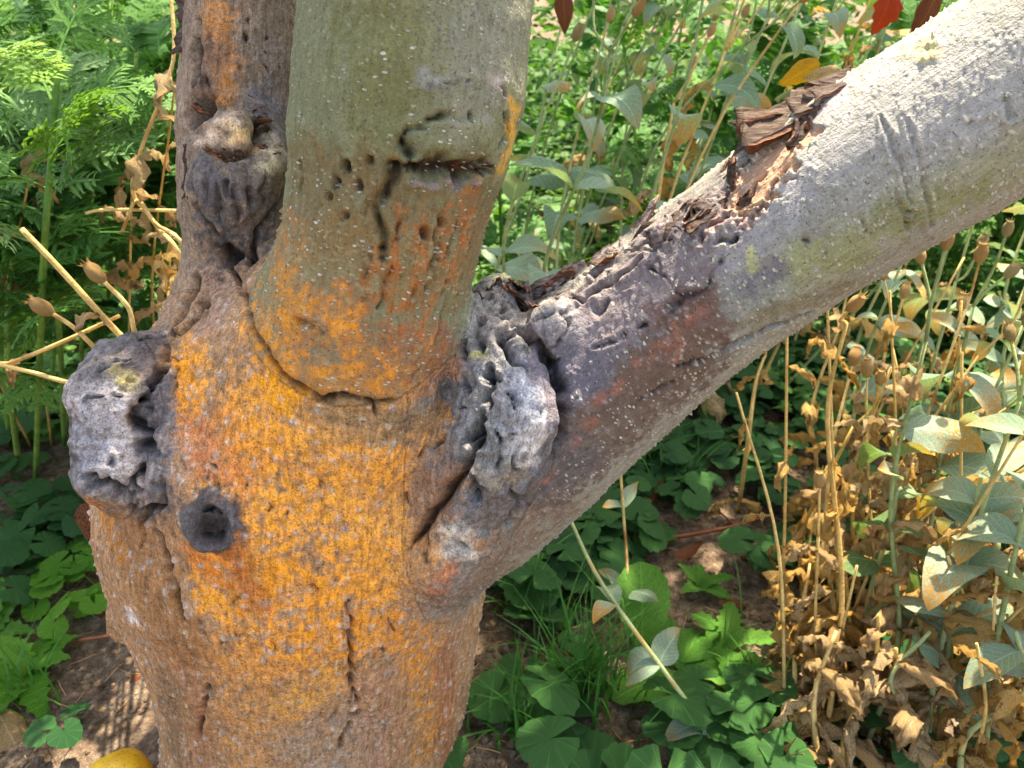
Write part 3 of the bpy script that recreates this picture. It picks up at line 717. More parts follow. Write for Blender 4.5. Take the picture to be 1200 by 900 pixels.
VN = vnormals(TP, TF)
TREE = thing('tree', (float(P(358,1010,.70)[0]), float(P(358,1010,.70)[1]), 0.0), 'old forked tree trunk with orange, grey and olive bark and a thick leaning limb', 'tree')
TLOC = np.array(TREE.location)
WK = ['trunk', 'middle_stem', 'left_stem', 'limb', 'left_stub', 'right_stub']
mid_ok = DC['middle_stem']
reg = np.argmax(np.stack([DC['trunk'] * -1 + .004, -DC['middle_stem'] - .000, -DC['left_stem'] - .002, -DC['limb'] - .002, -np.minimum(DC['left_stub'], DC['left_stub_top']) - .001, -DC['right_stub'] - .001]), 0)
freg = np.array([np.bincount(r, minlength=6).argmax() for r in reg[TF]]) if False else np.median(np.sort(reg[TF], 1)[:, 1:3], axis=1).astype(int)
def drop_islands(freg):
    """faces of a part that are cut off from its main piece go to the trunk"""
    for ri in range(1, 6):
        ids = np.where(freg == ri)[0]; f = TF[ids]; lab = np.full(NV, -1, np.int64); u = np.unique(f); lab[u] = u
        for _ in range(400):
            m = lab[f].min(1); old = lab[u].copy()
            for k in range(4): np.minimum.at(lab, f[:, k], m)
            lab[u] = lab[lab[u]]
            if (lab[u] == old).all(): break
        fl = lab[f[:, 0]]; v, n = np.unique(fl, return_counts=True); freg[ids[fl != v[n.argmax()]]] = 0
    return freg
freg = drop_islands(freg)
PARTLAB = {'trunk': ('trunk', 'wide trunk with orange algae, warts and black cracks'), 'middle_stem': ('stem', 'olive grey upright stem with pale dots and a rusty lower part'), 'left_stem': ('stem', 'weathered brown stem with a rotten knot wound'),
           'limb': ('limb', 'thick grey limb leaning out with peeling bark'), 'left_stub': ('pruned_stub', 'blackened violet grey stub on the side of the trunk'), 'right_stub': ('pruned_stub', 'whitish cracked stub in the crotch')}
TREE_PART = {}
for ri, nm in enumerate(WK):
    f = TF[freg == ri]
    u, inv = np.unique(f, return_inverse=True)
    me = mesh_from(PARTLAB[nm][0], TP[u] - TLOC, inv.reshape(-1, 4))
    fill_bark_attrs(me, col[u], BCO[u], lent[u], wood[u])
    me.normals_split_custom_set_from_vertices(VN[u].tolist())
    o = link(PARTLAB[nm][0], me, TREE, BARK); o['label'] = PARTLAB[nm][1]; TREE_PART[nm] = o

def axis_tube(C, R, mat, name, parent, colr, seg=40, step=.02):
    """a limb going on beyond the modelled skin"""
    C = np.asarray(C, float); pts = []; rad = []
    for i in range(len(C) - 1):
        m = max(1, int(np.linalg.norm(C[i + 1] - C[i]) / step))
        for k in range(m): pts.append(C[i] + (C[i + 1] - C[i]) * k / m); rad.append(R[i] + (R[i + 1] - R[i]) * k / m)
    pts.append(C[-1]); rad.append(R[-1]); pts = np.array(pts); rad = np.array(rad)
    V, F, B = [], [], []
    for i, p in enumerate(pts):
        t = pts[min(i + 1, len(pts) - 1)] - pts[max(i - 1, 0)]; t /= np.linalg.norm(t)
        e1 = np.cross(t, [0, 1, .1]); e1 /= np.linalg.norm(e1); e2 = np.cross(t, e1)
        for k in range(seg):
            a = 2 * PI * k / seg; o = (e1 * math.cos(a) + e2 * math.sin(a)) * rad[i]
            V.append(p + o); B.append((rad[i] * math.cos(a), rad[i] * math.sin(a), i * step + 7))
    for i in range(len(pts) - 1):
        for k in range(seg): F.append((i * seg + k, i * seg + (k + 1) % seg, (i + 1) * seg + (k + 1) % seg, (i + 1) * seg + k))
    V = np.array(V); V = V + (fbm(V * 25, 5, 3)[:, None] * .004) * 0
    me = mesh_from(name, V - TLOC, np.array(F)); n = len(V)
    fill_bark_attrs(me, np.tile(colr, (n, 1)) * (1 + .2 * fbm(V * 30, 6, 2)[:, None]), np.array(B), np.ones(n), np.zeros(n))
    return link(name, me, parent, mat)
# limbs go on above the frame (they stop where the skin ends)
for nm, ext, cc in (('middle_stem', (.03, .05, .55), (124,126,94)), ('left_stem', (-.06, .05, .55), (132,108,96)), ('limb', (.42, -.10, .30), (150,150,134))):
    C, R = COMP[NAMES.index(nm)][1]
    end = C[-1]
    # last point inside the modelled block
    i0 = len(C) - 2
    a, b = C[i0], C[i0 + 1]
    tt = 1.0
    for t in np.linspace(0, 1, 60):
        q = a + (b - a) * t
        if q[2] > .885 or q[0] > .55: tt = t; break
    q = a + (b - a) * max(tt - .12, 0); rq = R[i0] + (R[i0 + 1] - R[i0]) * max(tt - .12, 0)
    axis_tube([q, q + (b - a) / np.linalg.norm(b - a) * .12, q + np.array(ext)], [rq * .995, rq * .96, rq * .7], BARK, 'upper_branch', TREE, lin(*cc))

# ---- torn bark that stands off the limb: curled sheets with thickness
def flap_material(name, outer):
    t = NT(name); geo = t.n('TexCoord').outputs['Object']
    back = t.n('Attribute', attribute_name='inner_side').outputs['Fac']
    mp = t.n('Mapping'); t.l(geo, mp.inputs['Vector']); mp.inputs['Rotation'].default_value = (0, math.radians(48), 0); mp.inputs['Scale'].default_value = (.18, 1, 1)
    g = t.noise(mp.outputs[0], 500, 4, .65)
    ci = t.ramp(g, [(.3, lin(64, 40, 30)), (.5, lin(120, 78, 56)), (.7, lin(176, 128, 96))]); co = t.ramp(g, [(.3, lin(*outer[0])), (.5, lin(*outer[1])), (.7, lin(*outer[2]))])
    t.l(t.mix(back, co, ci), t.b.inputs['Base Color']); t.b.inputs['Roughness'].default_value = .85; t.b.inputs['Specular IOR Level'].default_value = .2
    t.l(t.bump(g, .8, .0015), t.b.inputs['Normal']); return t.m
FLAP = flap_material('torn_bark', ((40, 32, 28), (78, 64, 56), (116, 100, 90))); FLAPG = flap_material('flaking_bark', ((62, 54, 52), (112, 100, 98), (160, 148, 146)))
def bark_flap(root_px, rise_dir_px, length, curl, lift=10, thick=.0022, nseg=9, seed=0, jag=.3, sink=.002, on='limb', mat=None):
    """a sheet rooted on the surface along root_px, growing towards the pixel direction and curling off the bark"""
    rg = np.random.default_rng(seed)
    H0 = hits(root_px)
    t = np.linspace(0, 1, nseg); k = np.linspace(0, 1, len(H0)); R0 = np.stack([np.interp(t, k, H0[:, i]) for i in range(3)], 1)
    N0 = sdf_grad(R0); dv = rise_dir_px[0] * RGT - rise_dir_px[1] * UPV
    V, F, S = [], [], []
    m = 9
    q = rg.random(nseg + 2); q = (q[:-2] + q[1:-1] + q[2:]) / 3; lens = length * (1 - jag * (q - q.min()) / max(q.max() - q.min(), 1e-6))
    for i in range(nseg):
        n = N0[i]; d = dv - n * (dv @ n); d /= np.linalg.norm(d)
        p = R0[i] - n * sink
        ang = math.radians(lift) + .12 * rg.normal()
        for j in range(m):
            V.append(p + rg.normal(size=3) * .0004); a = ang + curl * (j / (m - 1))
            p = p + (d * math.cos(a) + n * math.sin(a)) * lens[i] / (m - 1)
    V = np.array(V); a_, b_ = V.reshape(nseg, m, 3)[:, 1:] - V.reshape(nseg, m, 3)[:, :-1], None
    G = V.reshape(nseg, m, 3); du = np.gradient(G, axis=0); dvv = np.gradient(G, axis=1); nn = np.cross(du, dvv); nn /= np.maximum(np.linalg.norm(nn, axis=2), 1e-9)[..., None]
    if (nn[:, 0] * N0).sum() < 0: nn = -nn
    taper = (1 - .6 * np.linspace(0, 1, m))[None, :, None]
    bot = (G - nn * thick * taper).reshape(-1, 3); V2 = np.concatenate([V, bot]); n0 = len(V); S = np.r_[np.zeros(n0), np.ones(n0)]
    id_ = lambda i, j: i * m + j
    for i in range(nseg - 1):
        for j in range(m - 1):
            q = (id_(i, j), id_(i + 1, j), id_(i + 1, j + 1), id_(i, j + 1)); F.append(q); F.append(tuple(x + n0 for x in q[::-1]))
    for i in range(nseg - 1): F.append((id_(i, m - 1), id_(i + 1, m - 1), id_(i + 1, m - 1) + n0, id_(i, m - 1) + n0))
    for j in range(m - 1):
        F.append((id_(0, j), id_(0, j + 1), id_(0, j + 1) + n0, id_(0, j) + n0)); F.append((id_(nseg - 1, j), id_(nseg - 1, j + 1), id_(nseg - 1, j + 1) + n0, id_(nseg - 1, j) + n0))
    me = mesh_from('bark_flap', V2 - TLOC, np.array(F)); at = me.attributes.new('inner_side', 'FLOAT', 'POINT'); at.data.foreach_set('value', S.astype(np.float32))
    return link('bark_flap', me, TREE_PART[on], mat or FLAP)
DOWN, UPL = (-.82, .57), (.85, -.53)
bark_flap([(922,112),(934,124),(946,132)], (-.9, .42), .036, .10, 15, .0040, seed=1, nseg=10, jag=.12)
bark_flap([(958,92),(966,104),(972,112)], (-.85, .52), .022, .15, 10, .0030, seed=13, nseg=7, jag=.3)
bark_flap([(992,72),(998,82),(1002,88)], (-.85, .52), .026, .12, 8, .0026, seed=14, nseg=7, jag=.3)
bark_flap([(944,138),(942,152),(934,166)], (-.86, .5), .009, .9, 22, .0022, seed=2, nseg=8, jag=.3)
bark_flap([(862,238),(868,241),(874,243)], (.62, -.78), .010, .35, 16, .0016, seed=12, jag=.6, nseg=6)
bark_flap([(846,214),(850,218),(855,222)], (.40, -.90), .017, .3, 24, .0020, seed=4, jag=.4, nseg=6)
bark_flap([(838,222),(846,232),(850,240)], DOWN, .026, .2, 10, .0026, seed=5, jag=.4, nseg=7)
rs = random.Random(4)
for k in range(40):
    t = rs.random(); x = 612 + 250 * t; y = 364 - 156 * t + rs.uniform(-16, 10); w = rs.uniform(3, 9)
    bark_flap([(x - w * .5, y - w), (x, y), (x + w * .6, y + w)], DOWN if rs.random() < .7 else UPL, rs.uniform(.012, .030), rs.uniform(-.1, .25), rs.uniform(2, 9), rs.uniform(.0014, .0026), seed=40 + k, jag=.45, nseg=5, mat=FLAPG if k % 4 else None)
for x, y in ((560,352),(572,344),(584,338),(594,342)): bark_flap([(x - 5, y), (x, y), (x + 5, y)], (.1, -1), .008, .5, 20, .0018, seed=int(x), jag=.6, nseg=5, on='right_stub')
# flaky shards round the rotten knot of the left stem
for k, (x, y, dx, dy, L) in enumerate(((300,128,.5,.6,.008), (306,140,.9,.1,.009), (308,152,.8,-.3,.008), (304,168,.6,.4,.007), (296,122,.4,-.8,.007), (252,182,-.3,-.9,.006), (268,186,.1,-.9,.007), (282,184,.2,-.9,.006), (234,128,-.6,-.6,.007), (318,184,.5,-.7,.006))):
    bark_flap([(x - 7, y - 2), (x, y), (x + 7, y + 1)], (dx, dy), L, 1.0, 35, .0014, seed=20 + k, jag=.6, nseg=5, on='left_stem')
bark_flap([(222,165),(220,195),(220,232)], (-1, .05), .008, .3, 12, .0022, seed=61, jag=.5, nseg=10, on='left_stem')
bark_flap([(219,-20),(218,20),(219,52)], (-1, .10), .016, .3, 8, .0030, seed=62, jag=.4, nseg=10, on='left_stem')

# ---- unseen treetop above the frame: leaf clumps put up-sun of spots to shade
def shade_crown():
    rg = np.random.default_rng(9)
    tips = {'middle_stem': None, 'left_stem': None, 'limb': None}
    shade = [gnd for gnd in [ground_at(640,640), ground_at(720,560), ground_at(800,560), ground_at(600,780), ground_at(680,720), ground_at(860,520), ground_at(700,470), ground_at(620,880), ground_at(780,700),
             ground_at(930,560), ground_at(880,660), ground_at(560,600), ground_at(840,470), ground_at(760,430)]]
    shade += list(hits([(230,430),(240,500),(255,600),(280,450)]).astype(float)) + [P(60,260,.80), P(130,200,.85), P(150,330,.80), P(20,150,.85), P(670,230,.9), P(740,130,1.0), P(640,340,.9), P(850,60,1.1), P(690,60,1.3), P(100,60,1.1)]
    V, F, tw = [], [], []
    for g in shade:
        h = rg.uniform(1.15, 1.7) - g[2]; c = g + SUN * h / SUN[2]; n = 70
        q = c + rg.normal(size=(n, 3)) * np.array([.085, .085, .06]); d = rg.normal(size=(n, 3)); d[:, 2] -= .3; d /= np.linalg.norm(d, axis=1)[:, None]; s = np.cross(d, rg.normal(size=(n, 3))); s /= np.linalg.norm(s, axis=1)[:, None]
        for i in range(n):
            L = rg.uniform(.05, .08); w = L * .28; k = len(V); V += [q[i], q[i] + d[i] * L * .35 + s[i] * w, q[i] + d[i] * L * .75 + s[i] * w * .7, q[i] + d[i] * L, q[i] + d[i] * L * .75 - s[i] * w * .7, q[i] + d[i] * L * .35 - s[i] * w]; F.append((k, k + 1, k + 2, k + 3, k + 4, k + 5))
        tw.append(c)
    return V, F, tw
CROWN = shade_crown()
# ================================================================== PLANT MATERIALS
def leaf_material(name, ca, cb, transl=.35, rough=.55, vein=None, veinamt=.25, dry=None, dry_amt=.0, spec=.3, bumps=.4, edge_dry=False, tint=(1.25, 1.25, .62)):
    """ca..cb: range between individual leaves; dry: colour of withered blotches"""
    t = NT(name); oi = t.n('ObjectInfo').outputs['Random']; tc = t.n('TexCoord'); uv = tc.outputs['UV']; ob = tc.outputs['Object']
    add = t.n('VectorMath', operation='ADD'); t.l(ob, add.inputs[0])
    cmb = t.n('CombineXYZ'); t.set(cmb, 0, t.math('MULTIPLY', oi, 7.3)); t.set(cmb, 1, t.math('MULTIPLY', oi, 3.1)); t.l(cmb.outputs[0], add.inputs[1])
    p = add.outputs[0]
    c = t.mix(oi, ca, cb)
    n1 = t.noise(p, 60, 3, .6); n2 = t.noise(p, 420, 2, .6)
    c = t.mix(.9, c, t.ramp(n1, [(.3, .62), (.5, 1.0), (.7, 1.3)]), 'MULTIPLY')
    c = t.mix(.7, c, t.ramp(n2, [(.3, .75), (.5, 1.0), (.7, 1.2)]), 'MULTIPLY')
    sep = t.n('SeparateXYZ'); t.l(uv, sep.inputs[0]); u, v = sep.outputs[0], sep.outputs[1]
    h = n2
    if vein == 'feather':                               # midrib at v=.5 with side veins running forward
        av = t.math('ABSOLUTE', t.math('SUBTRACT', v, .5))
        mid = t.ramp(av, [(.0, 1.0), (.035, 0.0)])
        w = t.math('SINE', t.math('MULTIPLY', t.math('SUBTRACT', u, t.math('MULTIPLY', av, .55)), 60.0)); side = t.ramp(w, [(.88, 0.0), (1.0, 1.0)])
        vv = t.math('MAXIMUM', mid, t.math('MULTIPLY', side, .55)); c = t.mix(t.math('MULTIPLY', vv, veinamt), c, [min(1, x * 2.1 + .03) for x in cb])
        h = t.math('SUBTRACT', n2, t.math('MULTIPLY', vv, .9))
    if vein == 'palm':                                  # u = angle, v = radius
        w = t.math('SINE', t.math('MULTIPLY', u, 2 * PI * 9)); side = t.ramp(w, [(.9, 0.0), (1.0, 1.0)])
        w2 = t.noise(p, 260, 2); net = t.ramp(t.math('ABSOLUTE', t.math('SUBTRACT', w2, .5)), [(0.0, 1.0), (.03, 0.0)])
        vv = t.math('MAXIMUM', side, t.math('MULTIPLY', net, .45)); c = t.mix(t.math('MULTIPLY', vv, veinamt), c, [min(1, x * 1.9 + .02) for x in cb])
        h = t.math('SUBTRACT', n2, t.math('MULTIPLY', vv, 1.0))
    if dry is not None:
        nd = t.noise(p, 38, 3, .5)
        x = t.math('ADD', nd, t.math('MULTIPLY', t.math('SUBTRACT', oi, .5), .30))
        if edge_dry: x = t.math('ADD', x, t.math('MULTIPLY', t.math('SUBTRACT', u, .55), .45))
        m = t.ramp(x, [(.58 - dry_amt, 0.0), (.74 - dry_amt, 1.0)])
        c = t.mix(m, c, dry)
    b = t.b; t.l(c, b.inputs['Base Color']); b.inputs['Roughness'].default_value = rough; b.inputs['Specular IOR Level'].default_value = spec
    nm = t.bump(h, bumps, .0012); t.l(nm, b.inputs['Normal'])
    if transl > 0:
        tr = t.n('BsdfTranslucent'); t.l(t.mix(1.0, c, tint, 'MULTIPLY'), tr.inputs['Color']); t.l(nm, tr.inputs['Normal'])
        ms = t.n('MixShader'); ms.inputs[0].default_value = transl; t.l(b.outputs[0], ms.inputs[1]); t.l(tr.outputs[0], ms.inputs[2]); t.l(ms.outputs[0], t.out.inputs['Surface'])
    return t.m

M_FELT = leaf_material('felted_leaf', lin(120,146,118), lin(158,178,158), .30, .8, 'feather', .35, lin(196,146,78), .02, .1, .5, True)
M_FELTG = leaf_material('felted_leaf_green', lin(88,122,66), lin(132,156,118), .35, .8, 'feather', .35, lin(200,150,70), -.02, .1, .5, True)
M_WITH = leaf_material('withered_leaf', lin(204,166,112), lin(236,208,160), .28, .8, 'feather', .3, lin(172,122,70), -.07, .1, 1.0, tint=(1.05, 1.0, .85))
M_WITHO = leaf_material('withered_leaf_orange', lin(210,162,86), lin(232,194,126), .28, .8, 'feather', .3, lin(156,100,48), -.06, .1, 1.0, tint=(1.05, 1.0, .8))
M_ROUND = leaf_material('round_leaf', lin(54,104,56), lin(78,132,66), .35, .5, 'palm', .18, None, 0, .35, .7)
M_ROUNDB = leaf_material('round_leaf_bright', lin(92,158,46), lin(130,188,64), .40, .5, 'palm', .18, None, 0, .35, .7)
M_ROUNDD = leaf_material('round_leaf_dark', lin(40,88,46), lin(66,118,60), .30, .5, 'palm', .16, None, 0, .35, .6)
M_FERN = leaf_material('feathery_leaf', lin(66,116,46), lin(108,154,72), .35, .6, 'feather', .30, None, 0, .25, .4)
M_FERNG = leaf_material('feathery_leaf_pale', lin(102,144,88), lin(140,174,122), .35, .65, 'feather', .30, None, 0, .25, .4)
M_FERND = leaf_material('feathery_leaf_dark', lin(54,104,46), lin(82,132,62), .30, .6, 'feather', .45, None, 0, .25, .4)
M_LETT = leaf_material('oval_leaf', lin(88,150,58), lin(112,170,72), .4, .5, 'feather', .4, None, 0, .3, .8)
M_GRASS = leaf_material('grass', lin(66,124,50), lin(104,158,74), .35, .5, None, 0, None, 0, .3, .2)
M_STEMG = leaf_material('felted_stem', lin(134,148,96), lin(166,176,124), .0, .8, None, 0, lin(196,166,104), -.05, .1, .4)
M_STEMD = leaf_material('dry_stem', lin(200,164,96), lin(220,190,126), .0, .75, None, 0, lin(150,108,58), -.08, .15, .6)
M_STEMF = leaf_material('green_stem', lin(92,130,54), lin(124,158,76), .0, .6, None, 0, None, 0, .25, .3)
M_CAPS = leaf_material('dry_capsule', lin(198,158,100), lin(222,188,130), .15, .7, None, 0, lin(128,84,50), -.04, .2, .8)
M_CAPSG = leaf_material('grey_capsule', lin(168,150,104), lin(190,172,120), .1, .7, None, 0, lin(128,90,56), -.02, .2, .8)
M_RED = leaf_material('red_leaf', lin(150,44,24), lin(186,70,36), .35, .5, 'feather', .3, lin(96,40,24), -.02, .35, .7)
M_BROWN = leaf_material('brown_leaf', lin(118,66,42), lin(160,98,62), .15, .55, 'feather', .3, lin(72,44,30), 0, .35, .9)
M_TAN = leaf_material('tan_leaf', lin(190,152,104), lin(222,190,142), .25, .6, 'feather', .3, lin(150,106,62), -.03, .3, .9)
M_YEL = leaf_material('yellow_leaf', lin(214,150,30), lin(228,176,64), .35, .6, 'feather', .3, lin(180,112,44), -.02, .3, .9)

# ================================================================== LEAF SHAPES (unit length along +X, face up +Z)
def prof(kind, t):
    if kind == 'lance': return .20 * math.sin(PI * t ** .8) ** .85 + .012
    if kind == 'ovate': return .26 * math.sin(PI * min(1, t * .97 + .02) ** .62) ** .9 + .012
    if kind == 'spoon': return .05 + .25 * math.sin(PI * max(0, (t - .12) / .88) ** 1.5) ** .7 if .12 < t < 1 else .045
    return .2
def leaf_shape(kind, bend=.8, bend0=0., fold=.25, wave=.0, roll=0., twist=0., n=10, m=6, seed=0, crinkle=0., tooth=0., thick=.0):
    rg = np.random.default_rng(seed); V, UV, F = [], [], []
    x = z = 0.0; a = bend0
    ph = rg.uniform(0, 6, 3)
    side = 0.0
    for i in range(n + 1):
        t = i / n; w = prof(kind, t) * (1 - .25 * crinkle * rg.random())
        if i == n: w = .006
        if tooth and 0 < i < n: w *= 1 + tooth * (1 if i % 2 else -1)
        tw = twist * t
        for j in range(m + 1):
            v = (j / m) * 2 - 1; y = v * w; up = fold * abs(v) * w + wave * w * math.sin(9 * t + ph[0] + (2 if v > 0 else 0)) * v * v
            if roll:
                ang = roll * v; R = w / max(abs(roll), .05); y = R * math.sin(ang) ; up += -R * (1 - math.cos(ang))
            up += crinkle * .05 * rg.normal() * (abs(v) + .3); y += crinkle * .02 * rg.normal()
            y2 = y * math.cos(tw) - up * math.sin(tw); u2 = y * math.sin(tw) + up * math.cos(tw)
            V.append((x - u2 * math.sin(a), y2 + side, z + u2 * math.cos(a))); UV.append((t, j / m))
        a2 = -bend / n * (1 + crinkle * rg.normal() * .8); a += a2
        x += math.cos(a) / n; z += math.sin(a) / n; side += crinkle * .02 * rg.normal()
    for i in range(n):
        for j in range(m):
            p = i * (m + 1) + j; F.append((p, p + m + 1, p + m + 2, p + 1))
    return mesh_from('leaf', V, np.array(F), UV)
def round_leaf(seed=0, lobes=11, cup=.10, notch=15, petiole=1.0, height=1.0, tilt=.15, rings=4, depth=.055):
    """kidney-shaped scalloped blade of radius 1 at the end of its stalk, which starts at the origin"""
    rg = np.random.default_rng(seed); seg = lobes * 4; V, UV, F = [(petiole, 0, height + .02)], [(.5, 0)], []
    for r in range(1, rings + 1):
        q = r / rings
        for k in range(seg + 1):
            th = math.radians(-180 + notch + (360 - 2 * notch) * k / seg)
            sc = abs(math.sin(PI * lobes * k / seg)) ** .6; R = (.80 + .2 * math.cos(th * .5)) * (1 - depth * (1 - sc) * q ** 4) * (1 + .05 * math.sin(3 * th + seed))
            z = cup * q * q * (1 + .5 * math.sin(2 * th + seed)) + .022 * q * math.sin(lobes * 2 * PI * k / seg + .6) + .02 * rg.normal() * q
            V.append((petiole + q * R * math.cos(th), q * R * math.sin(th), height + z - tilt * q * R * math.cos(th))); UV.append((k / seg, q))
    for k in range(seg):
        F.append((0, 1 + k, 2 + k))
    for r in range(rings - 1):
        for k in range(seg):
            a = 1 + r * (seg + 1) + k; F.append((a, a + seg + 1, a + seg + 2, a + 1))
    # stalk: 5-sided tube from origin to blade base
    b0 = len(V); ns = 5
    for i in range(ns + 1):
        t = i / ns
        for k in range(5):
            an = 2 * PI * k / 5; V.append((petiole * t ** 1.5 + .04 * math.sin(an), .04 * math.cos(an), height * t ** .8 + .03 * math.sin(an))); UV.append((.03, .5))
    for i in range(ns):
        for k in range(5): F.append((b0 + i * 5 + k, b0 + i * 5 + (k + 1) % 5, b0 + (i + 1) * 5 + (k + 1) % 5, b0 + (i + 1) * 5 + k))
    return mesh_from('leaf', V, F, UV)
def fern_leaf(seed=0, pairs=11, width=.42, fine=True, bend=.7):
    """pinnate leaf, each pinna cut into narrow lobes"""
    rg = np.random.default_rng(seed); V, UV, F = [], [], []
    def rib(t):
        a = .25 - bend * t; return np.array([t * (1 - .12 * bend * t), .03 * math.sin(3 * t + seed), .22 * t - .42 * bend * t * t])
    def quad(a, b, c, d, u0):
        i = len(V); V.extend([a, b, c, d]); UV.extend([(u0, .42), (u0 + .1, .42), (u0 + .1, .6), (u0, .6)]); F.append((i, i + 1, i + 2, i + 3))
    def lobe(base, d, nrm, L, w, u0):                 # slim pointed blade of two quads
        d = d / np.linalg.norm(d); s = np.cross(nrm, d); s /= np.linalg.norm(s)
        droop = np.array([0, 0, -.16 * L])
        m = base + d * L * .5; i = len(V)
        V.extend([base - s * w * .45, base + s * w * .45, m + s * w * .5, m - s * w * .5, base + d * L + droop]); UV.extend([(u0, .40), (u0, .62), (u0 + .1, .64), (u0 + .1, .38), (u0 + .2, .5)])
        F.append((i, i + 3, i + 2, i + 1)); F.append((i + 3, i + 4, i + 2))
    N = 14
    for i in range(N):                                  # midrib
        a, b = rib(i / N), rib((i + 1) / N); w = .012 * (1 - .6 * i / N); quad(a + [0, -w, .004], b + [0, -w, .004], b + [0, w, .004], a + [0, w, .004], .0)
    for k in range(pairs):
        t = .10 + .84 * k / (pairs - 1); p = rib(t); L = width * math.sin(PI * (.16 + .80 * t) ** .9) * rg.uniform(.85, 1.1); tan = rib(min(1, t + .03)) - rib(t - .03); tan /= np.linalg.norm(tan)
        for s in (-1, 1):
            d = tan * math.cos(1.0) + np.array([0, s, 0]) * math.sin(1.0) + np.array([0, 0, .25 * rg.normal() - .05]); d /= np.linalg.norm(d)
            nrm = np.cross(tan, d) * s; nrm /= np.linalg.norm(nrm)
            if fine:
                lobe(p, d, nrm, L, .045, .2)
                for q in range(5):
                    b = p + d * L * (.15 + .17 * q) + np.array([0, 0, -.16 * L * ((.15 + .17 * q) ** 2)])
                    for s2 in (-1, 1):
                        e = d * .75 + np.cross(nrm, d) * s2 * .75 + nrm * .22 * rg.normal(); lobe(b, e, nrm, L * .34 * (1.1 - .13 * q), .032, .4)
            else:
                lobe(p, d, nrm, L, .15, .2); lobe(p + d * L * .35, d * .8 + tan * .6, nrm, L * .45, .10, .4); lobe(p + d * L * .3, d * .8 - tan * .5, nrm, L * .42, .10, .4); lobe(p + d * L * .6, d + tan * .5, nrm, L * .36, .08, .4)
    return mesh_from('leaf', np.array(V), F, UV)
def capsule_shape(seed=0, teeth=5):
    """ribbed ovoid seed capsule with a ragged toothed mouth; base at origin, along +Z, unit length"""
    rg = np.random.default_rng(seed); seg = 20; V, F = [], []
    pr = [(0, .05), (.06, .13), (.2, .21), (.4, .255), (.6, .25), (.75, .20), (.86, .15), (.92, .15)]
    for z, r in pr:
        for k in range(seg):
            a = 2 * PI * k / seg; rr = r * (1 + .13 * (1 if k % 2 else -1)) * (1 + .03 * rg.normal()); V.append((rr * math.cos(a), rr * math.sin(a), z))
    for i in range(len(pr) - 1):
        for k in range(seg): F.append((i * seg + k, i * seg + (k + 1) % seg, (i + 1) * seg + (k + 1) % seg, (i + 1) * seg + k))
    top = (len(pr) - 1) * seg
    for k in range(0, seg, 2):
        a = 2 * PI * (k + .5) / seg; r = .15 + .20 * rg.random(); i = len(V); V.append((r * math.cos(a), r * math.sin(a), .98 + .14 * rg.random())); F.append((top + k, top + (k + 1) % seg, i))
    F.append(tuple(reversed(range(seg))))
    c = len(V); V.append((0, 0, .78))
    for k in range(seg): F.append((top + (k + 1) % seg, top + k, c))
    return mesh_from('seed_capsule', V, F, [(0, 0)] * len(V))

def lib(fn, mat, args):
    out = []
    for kw in args:
        me = fn(**kw); me.materials.append(mat); out.append(me)
    return out
FELT_ARGS = [dict(kind='lance', bend=1.0, fold=.35, wave=.15, seed=1), dict(kind='ovate', bend=1.6, fold=.25, wave=.2, seed=2, twist=.5), dict(kind='lance', bend=.5, fold=.5, wave=.2, seed=3, twist=-.6), dict(kind='ovate', bend=2.3, fold=.3, wave=.15, seed=4), dict(kind='ovate', bend=1.2, fold=-.4, wave=.2, seed=5, twist=.9)]
L_FELT = lib(leaf_shape, M_FELT, FELT_ARGS); L_FELTG = lib(leaf_shape, M_FELTG, FELT_ARGS)
WITH_ARGS = [dict(kind='ovate', bend=2.4, bend0=.5, fold=.3, roll=1.0, crinkle=.9, wave=.5, seed=11, n=12), dict(kind='ovate', bend=3.0, bend0=.7, roll=1.3, crinkle=1.0, wave=.5, seed=12, n=12), dict(kind='lance', bend=2.4, bend0=.6, roll=1.5, crinkle=.9, twist=1.5, wave=.4, seed=13, n=12), dict(kind='ovate', bend=2.6, bend0=.3, roll=-1.1, crinkle=1.1, twist=-1.2, wave=.5, seed=14, n=12), dict(kind='ovate', bend=3.6, bend0=.9, roll=.8, crinkle=.9, wave=.6, seed=15, n=14), dict(kind='lance', bend=1.8, bend0=-.4, roll=1.8, crinkle=1.0, twist=.8, seed=16, n=12)]
L_WITH = lib(leaf_shape, M_WITH, WITH_ARGS); L_WITHO = lib(leaf_shape, M_WITHO, WITH_ARGS)
R_ARGS = [dict(seed=1, petiole=.7, height=1.5), dict(seed=2, lobes=13, cup=.14, petiole=1.3, height=1.0, tilt=.3), dict(seed=3, lobes=9, cup=.05, notch=18, petiole=1.8, height=.7, tilt=.1), dict(seed=4, lobes=12, cup=-.12, petiole=1.1, height=1.9, tilt=.35)]
L_ROUND = lib(round_leaf, M_ROUND, R_ARGS); L_ROUNDB = lib(round_leaf, M_ROUNDB, R_ARGS); L_ROUNDD = lib(round_leaf, M_ROUNDD, [dict(seed=5, lobes=8, rings=3, petiole=.8, height=1.6), dict(seed=6, lobes=7, cup=.2, rings=3, depth=.2, petiole=1.6, height=1.2, tilt=.35), dict(seed=7, lobes=9, cup=-.1, rings=3, petiole=1.2, height=2.3, tilt=.3)])
L_FERN = lib(fern_leaf, M_FERN, [dict(seed=1), dict(seed=2, bend=1.0), dict(seed=3, pairs=9, width=.5, bend=.4)])
L_FERNG = lib(fern_leaf, M_FERNG, [dict(seed=4), dict(seed=5, bend=1.2, pairs=9)])
L_FERND = lib(fern_leaf, M_FERND, [dict(seed=6, fine=False, pairs=8, width=.55), dict(seed=7, fine=False, pairs=7, width=.6, bend=1.0), dict(seed=8, pairs=10, width=.5)])
